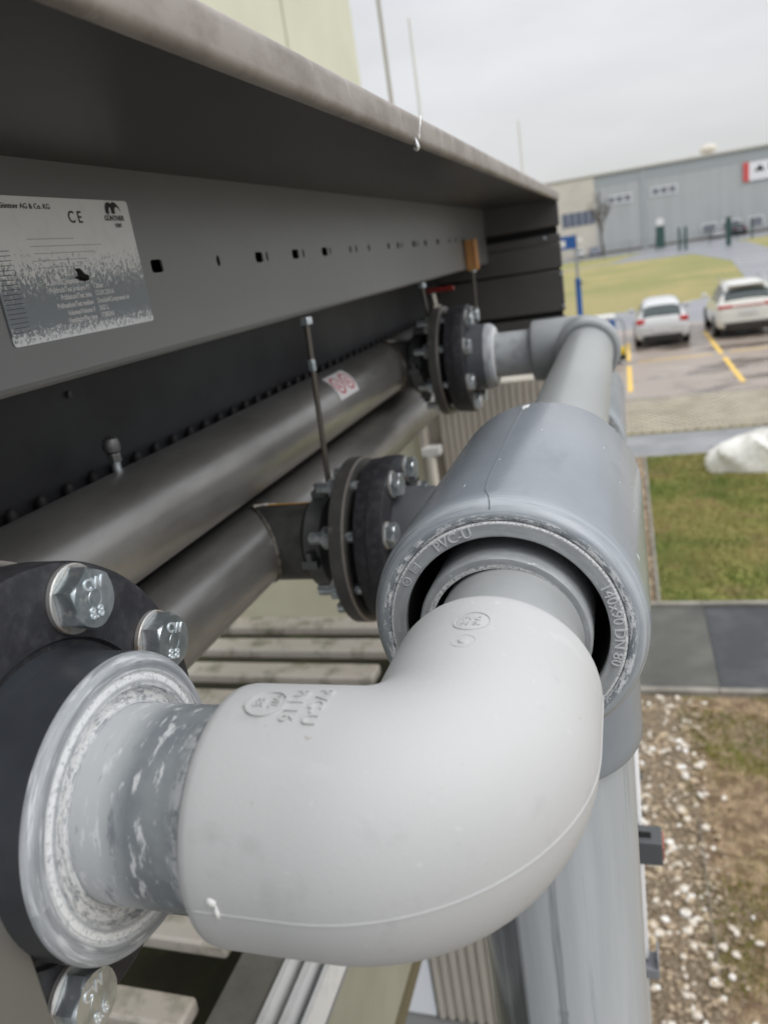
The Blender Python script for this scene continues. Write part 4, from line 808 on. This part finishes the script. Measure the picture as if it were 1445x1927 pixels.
fX = onX(-.1632, 89.6)
obj('round_mark', join(ring_on(fX, .0100, .0088, .0011), text('EE', .0066, onXr(-.1667, 89.6, 0), .0010, 'CENTER', .0001), text('D1L', .0056, onXr(-.1592, 88.6, 0), .0010)), pvc_light, E1)
fY = lambda y0, th0: (lambda u, v, w_: (AX+(RR+w_)*math.cos(R(th0)-u/RR), y0+v, AZ+(RR+w_)*math.sin(R(th0)-u/RR)))
def oval_on(f, a_, b_, h, n=32):
    V = [f(0, 0, h)]; F = []
    for (s, w_) in ((.55, h), (.85, h*.9), (1, 0)):
        for k in range(n): a = 2*PI*k/n; V.append(f(a_*s*math.cos(a), b_*s*math.sin(a), w_))
    for k in range(n):
        b = (k+1) % n; F.append((0, 1+k, 1+b))
        for q in range(2): F.append((1+q*n+k, 1+(q+1)*n+k, 1+(q+1)*n+b, 1+q*n+b))
    return V, F
obj('round_mark', join(ring_on(fY(.3505, 91), .0098, .0091, .0005), oval_on(fY(.3505, 91), .0088, .0088, .0004), text('Durapipe'[:0]+'PVC', .0052, fY(.352, 91), .0009), text('90 EL', .0045, fY(.3465, 91), .0009)), pvc_light, E1)
obj('round_mark', join(oval_on(fY(.3295, 91.5), .0028, .0028, .0009), ring_on(fY(.3295, 91.5), .0062, .0058, .0002)), pvc_light, E1)
# glue smear on the elbow near the collar end
rnd_ = random.Random(12)
for (x0_, a0_, hw_, hl_) in ((-.1730, 176.5, .0028, .0030), (-.1712, 181.5, .0015, .0042)):
    def sp_(u, v, w_): A = R(a0_)+v/RR; return (x0_+u, .27+(RR+w_)*math.cos(A), AZ+(RR+w_)*math.sin(A))
    pts = []
    for k in range(16): a = 2*PI*k/16; q_ = rnd_.uniform(.6, 1); pts.append((hw_*q_*math.cos(a), hl_*q_*math.sin(a)))
    obj('glue_smear', ([sp_(0, 0, .0011)]+[sp_(u*.7, v*.7, .0009) for u, v in pts]+[sp_(u, v, .0) for u, v in pts], [(0, 1+k, 1+(k+1) % 16) for k in range(16)]+[(1+k, 17+k, 17+(k+1) % 16, 1+(k+1) % 16) for k in range(16)]), white_pl, E1, sharp=180)
# stub pipe between flange collar and elbow
t = empty('pipe_stub', (-.225, .27, AZ), 'short chalk streaked grey pipe between the nearest flange and the pale elbow', 'pipe')
obj('pipe_wall', lathe(0, (0, .27, AZ), [(-.255, .0484), (-.172, .0484)], 128), pvc_pipe, t)
obj('glue_bead', lathe(0, (0, .27, AZ), [(-.2545, .0500), (-.2535, .0512), (-.2515, .0508), (-.2505, .0486)], 96), pvc_face, t)
obj('glue_bead', lathe(0, (0, .27, AZ), [(-.1925, .0486), (-.1905, .0500), (-.189, .0486)], 96), mat('dark_dirt_bead', (.07, .075, .08), .6, 0, [dict(c=(.5, .5, .5), scale=90, lo=.52, hi=.58)]), t)
t = empty('pipe_stub', (AX, .41, AZ), 'short grey pipe between the pale elbow and the big tee', 'pipe')
obj('pipe_wall', lathe(1, (AX, 0, AZ), [(.375, .0474), (.53, .0474)], 96), pvc_plain, t)

def tee(ax_, az_, ya, yb, ybr, zb, label, name='pipe_tee', near=True, q=.092, hr=.067):
    t = empty(name, (ax_, ya, az_), label, 'pipe tee', 'large grey pipe tees'); c = (ax_, 0, az_)
    prof = [(ya+.003, .0776), (ya+.0012, .0785), (ya+.0002, .0798), (ya, .0825), (ya+.0012, .0855), (ya+.004, .0883), (ya+.0085, .0905), (ya+.014, .0916), (ya+.022, q), (yb-.006, q), (yb-.002, q-.0006), (yb, q-.002), (yb, .07), (yb-.004, .0695)]
    body = obj('tee_body', lathe(1, c, prof, 160), tee_pvc, t)
    P = [(ya+.001, .0858, 90.6), (ya+.005, .0892, 90.8), (ya+.012, .0914, 91.8), (ya+.022, q+.0001, 94), (ya+.05, q+.0001, 95.5), (ya+.2, q+.0001, 97), (yb-.004, q+.0001, 97.4)]
    obj('mould_line', tube([(ax_+r*math.cos(R(a)), y, az_+r*math.sin(R(a))) for (y, r, a) in P], .0004, 6), mat('mould_line_grey', (.13, .145, .16), .4), t)
    if near:
        rnd = random.Random(4)
        for (y0, a0) in ((yb-.018, 96.6),):
            def sm(u, v, w_, y0=y0, a0=a0): A = R(a0)+u/q; return (ax_+(q+w_)*math.cos(A), y0+v, az_+(q+w_)*math.sin(A))
            pts = []
            for k in range(14):
                a = 2*PI*k/14; rr_ = rnd.uniform(.35, 1); pts.append((.0055*rr_*math.cos(a), .018*rr_*math.sin(a)))
            g = ([sm(0, 0, .0005)]+[sm(u, v, .0001) for u, v in pts], [(0, 1+k, 1+(k+1) % 14) for k in range(14)])
            obj('glue_smear', g, white_pl, t, sharp=180)
    cb = (ax_, ybr, 0)
    obj('branch_socket', lathe(2, cb, [(az_-.05, .0825), (az_-.1, .0825), (zb+.012, .0825), (zb+.003, .0828), (zb, .0818), (zb-.0006, .08), (zb, .0712)], 128), tee_pvc, t)
    rg = obj('reducer_ring', lathe(1, c, [(ya+.004, .0777), (ya+.0012, .0774), (ya+.0006, .0766), (ya+.0008, hr+.001), (ya+.0016, hr), (ya+.006, hr-.0002)], 128), ring_pvc, t)
    obj('reducer_recess_shade', lathe(1, c, [(ya+.0062, hr-.0003), (ya+.088, hr-.0005), (ya+.09, .05)], 96), black_gap, t)  # wall coloured black to paint in the shade inside the recess
    obj('reducer_neck', lathe(1, c, [(ya+.089, .0565), (ya-.001, .0565), (ya-.0045, .0560), (ya-.006, .055), (ya-.006, .0515), (ya-.005, .0488), (ya-.0045, .0476), (ya+.006, .0475)], 128), ring_pvc, t)
    if near:
        def onr(a0, yo=0): return lambda u, v, w_: (lambda A, r: (ax_+r*math.cos(A), ya+.0007-w_+yo, az_+r*math.sin(A)))(R(a0)-u/.0722, .0722+v)
        rel = mat('relief_lit_grey', (.52, .53, .535), .4)  # raised letters lighter than the ring, their lit edges put into the colour
        obj('lettering', text('PVC-U', .0096, onr(112), .0011), rel, rg); obj('lettering', text('140x90 DN 80', .0096, onr(4), .0011), rel, rg)
        def sq(a0):
            f = onr(a0); return join(*[([f(a, b, w_) for w_ in (0, .0006) for a, b in ((x0, y0), (x1, y0), (x1, y1), (x0, y1))], [(4, 5, 6, 7), (0, 1, 5, 4), (1, 2, 6, 5), (2, 3, 7, 6), (3, 0, 4, 7)]) for (x0, x1, y0, y1) in ((-.003, .003, .0024, .003), (-.003, .003, -.003, -.0024), (-.003, -.0024, -.0024, .0024), (.0024, .003, -.0024, .0024), (-.0015, -.0009, -.0018, .0015), (-.0003, .0003, -.0018, .0015), (.0009, .0015, -.0018, .0015))])
        obj('round_mark', join(sq(139), ring_on(onr(148.5), .0031, .0025, .0006, 24), text('W', .0034, onr(148.5), .0006)), rel, rg)
    # far reducer
    obj('reducer_ring', lathe(1, c, [(yb-.004, .0702), (yb-.001, .0698), (yb-.001, .053)], 96), tee_pvc, t)
    return t
tee(-.086, AZ, .45, .748, .55, -.380, 'nearest large grey plastic tee with black recess round the pale elbow pipe')
tee(-.104, -.39, 1.5, 1.98, 1.62, -.56, 'second large grey tee farther off, lower right behind the straight pipe', near=False, hr=.0725)
t = empty('straight_pipe', (AX, 1.3, AZ), 'straight pale grey pipe between the nearest tee and the far elbow', 'pipe')
obj('pipe_wall', lathe(1, (AX, 0, AZ), [(.75, .0525), (1.72, .0525)], 96), mat('pale_green_grey_pvc', (.33, .345, .335), .36, 0, [dict(c=(.28, .29, .285), scale=8, lo=.4, hi=.7, st=(1, .3, 1))], bump=.0001, bscale=150), t)
E2 = elbow(AX, 1.8, AZ, .068, .074, .125, .115, 'pipe_elbow', 'far grey plastic elbow at the end of the straight pipe', mat('mid_grey_pvc', (.27, .285, .29), .38, 0, [dict(c=(.34, .35, .355), scale=12, lo=.4, hi=.65)]), seam=False, n=64, sgn=-1)
obj('socket_step', lathe(1, (AX, 0, AZ), [(1.6868, .0526), (1.6868, .0575), (1.6885, .0582), (1.692, .0582)], 64), MATS['mid_grey_pvc'], E2)
t = empty('pipe_stub', (-.25, 1.8, AZ), 'short pale pipe between the farthest flange and the far elbow', 'pipe')
obj('pipe_wall', lathe(0, (0, 1.8, AZ), [(-.30, .0505), (-.195, .0505)], 64), mat('chalky_pipe', (.42, .44, .45), .45, 0, [dict(c=(.3, .31, .32), scale=20, lo=.45, hi=.6)]), t)
# lower run from the middle flange to the second tee
E3 = elbow(-.097, 1.03, -.39, .06, .066, .108, .115, 'pipe_elbow', 'grey elbow hidden behind the nearest tee on the middle flange line', MATS['mid_grey_pvc'], seam=False, n=48)
t = empty('straight_pipe', (-.097, 1.3, -.39), 'short grey pipe leading into the black recess of the second tee', 'pipe')
obj('pipe_wall', lathe(1, (-.097, 0, -.39), [(1.13, .0474), (1.55, .0474)], 64), pvc_plain, t)
t = empty('pipe_stub', (-.25, 1.03, -.39), 'grey pipe stub right of the middle flange', 'pipe')
obj('pipe_wall', lathe(0, (0, 1.03, -.39), [(-.28, .05), (-.19, .05)], 64), pvc_plain, t)
# vertical pipes
t = empty('vertical_pipe', (AX, .55, G), 'thick streaked grey vertical pipe dropping from the nearest tee', 'pipe', 'vertical drop pipes')
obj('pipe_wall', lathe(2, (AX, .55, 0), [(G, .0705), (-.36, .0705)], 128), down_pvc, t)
t = empty('vertical_pipe', (-.097, 1.62, G), 'grey vertical pipe dropping from the second tee', 'pipe', 'vertical drop pipes')
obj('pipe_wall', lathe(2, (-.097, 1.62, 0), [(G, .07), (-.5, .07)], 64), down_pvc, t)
# bracket sheet bottom left
P = [(.1, -.19), (.186, -.215), (.1945, -.2225), (.1985, -.2335), (.2008, -.246), (.2025, -.273), (.2012, -.3127), (.196, -.36), (.1, -.36)]
n = len(P)
t = thing1('bracket_sheet', ([(-.27, a, b) for a, b in P]+[(-.274, a, b) for a, b in P], [tuple(range(n))[::-1], tuple(range(n, 2*n))]+[(k, (k+1) % n, (k+1) % n+n, k+n) for k in range(n)]), mat('grey_bracket', (.2, .195, .18), .4, .3), 'grey sheet metal bracket with a rounded pale edge in the bottom left corner', 'bracket', org=(-.27, .15, -.36), bevel=.001)
# box with slot and white post seen right of the vertical pipe
t = empty('isolator_switch', (.01, 1.1, -1.06), 'dark grey box with a slot and red end standing out beside the vertical pipe', 'switch box')
bx0 = (-.055, .0175); yy = 1.08; zz = -.965
obj('switch_body', join(box(-.055, .014, 1.058, 1.066, -.99, -.945), box(-.055, .014, 1.066, 1.1, -.99, -.945)), mat('dark_grey_plastic', (.1, .105, .11), .45), t, bevel=.002)
obj('slot', box(-.055, -.003, 1.07, 1.082, -.9452, -.9435), black_gap, t)
obj('red_end', box(.0142, .0165, 1.060, 1.098, -.98, -.955), mat('faded_red', (.45, .14, .11), .5), t)
t = empty('white_post', (-.03, 1.1, -1.6), 'narrow white plastic rail beside the vertical pipe passing the switch box', 'rail')
obj('rail', join(box(-.07, -.0165, 1.106, 1.125, -1.25, -.78)), mat('white_rail', (.85, .85, .85), .4), t, bevel=.005)
obj('end_clip', join(box(-.04, .0, 1.09, 1.13, -1.275, -1.252), box(-.004, .0, 1.09, 1.13, -1.252, -1.225)), mat('grey_clip', (.25, .26, .28), .5), t, bevel=.002)
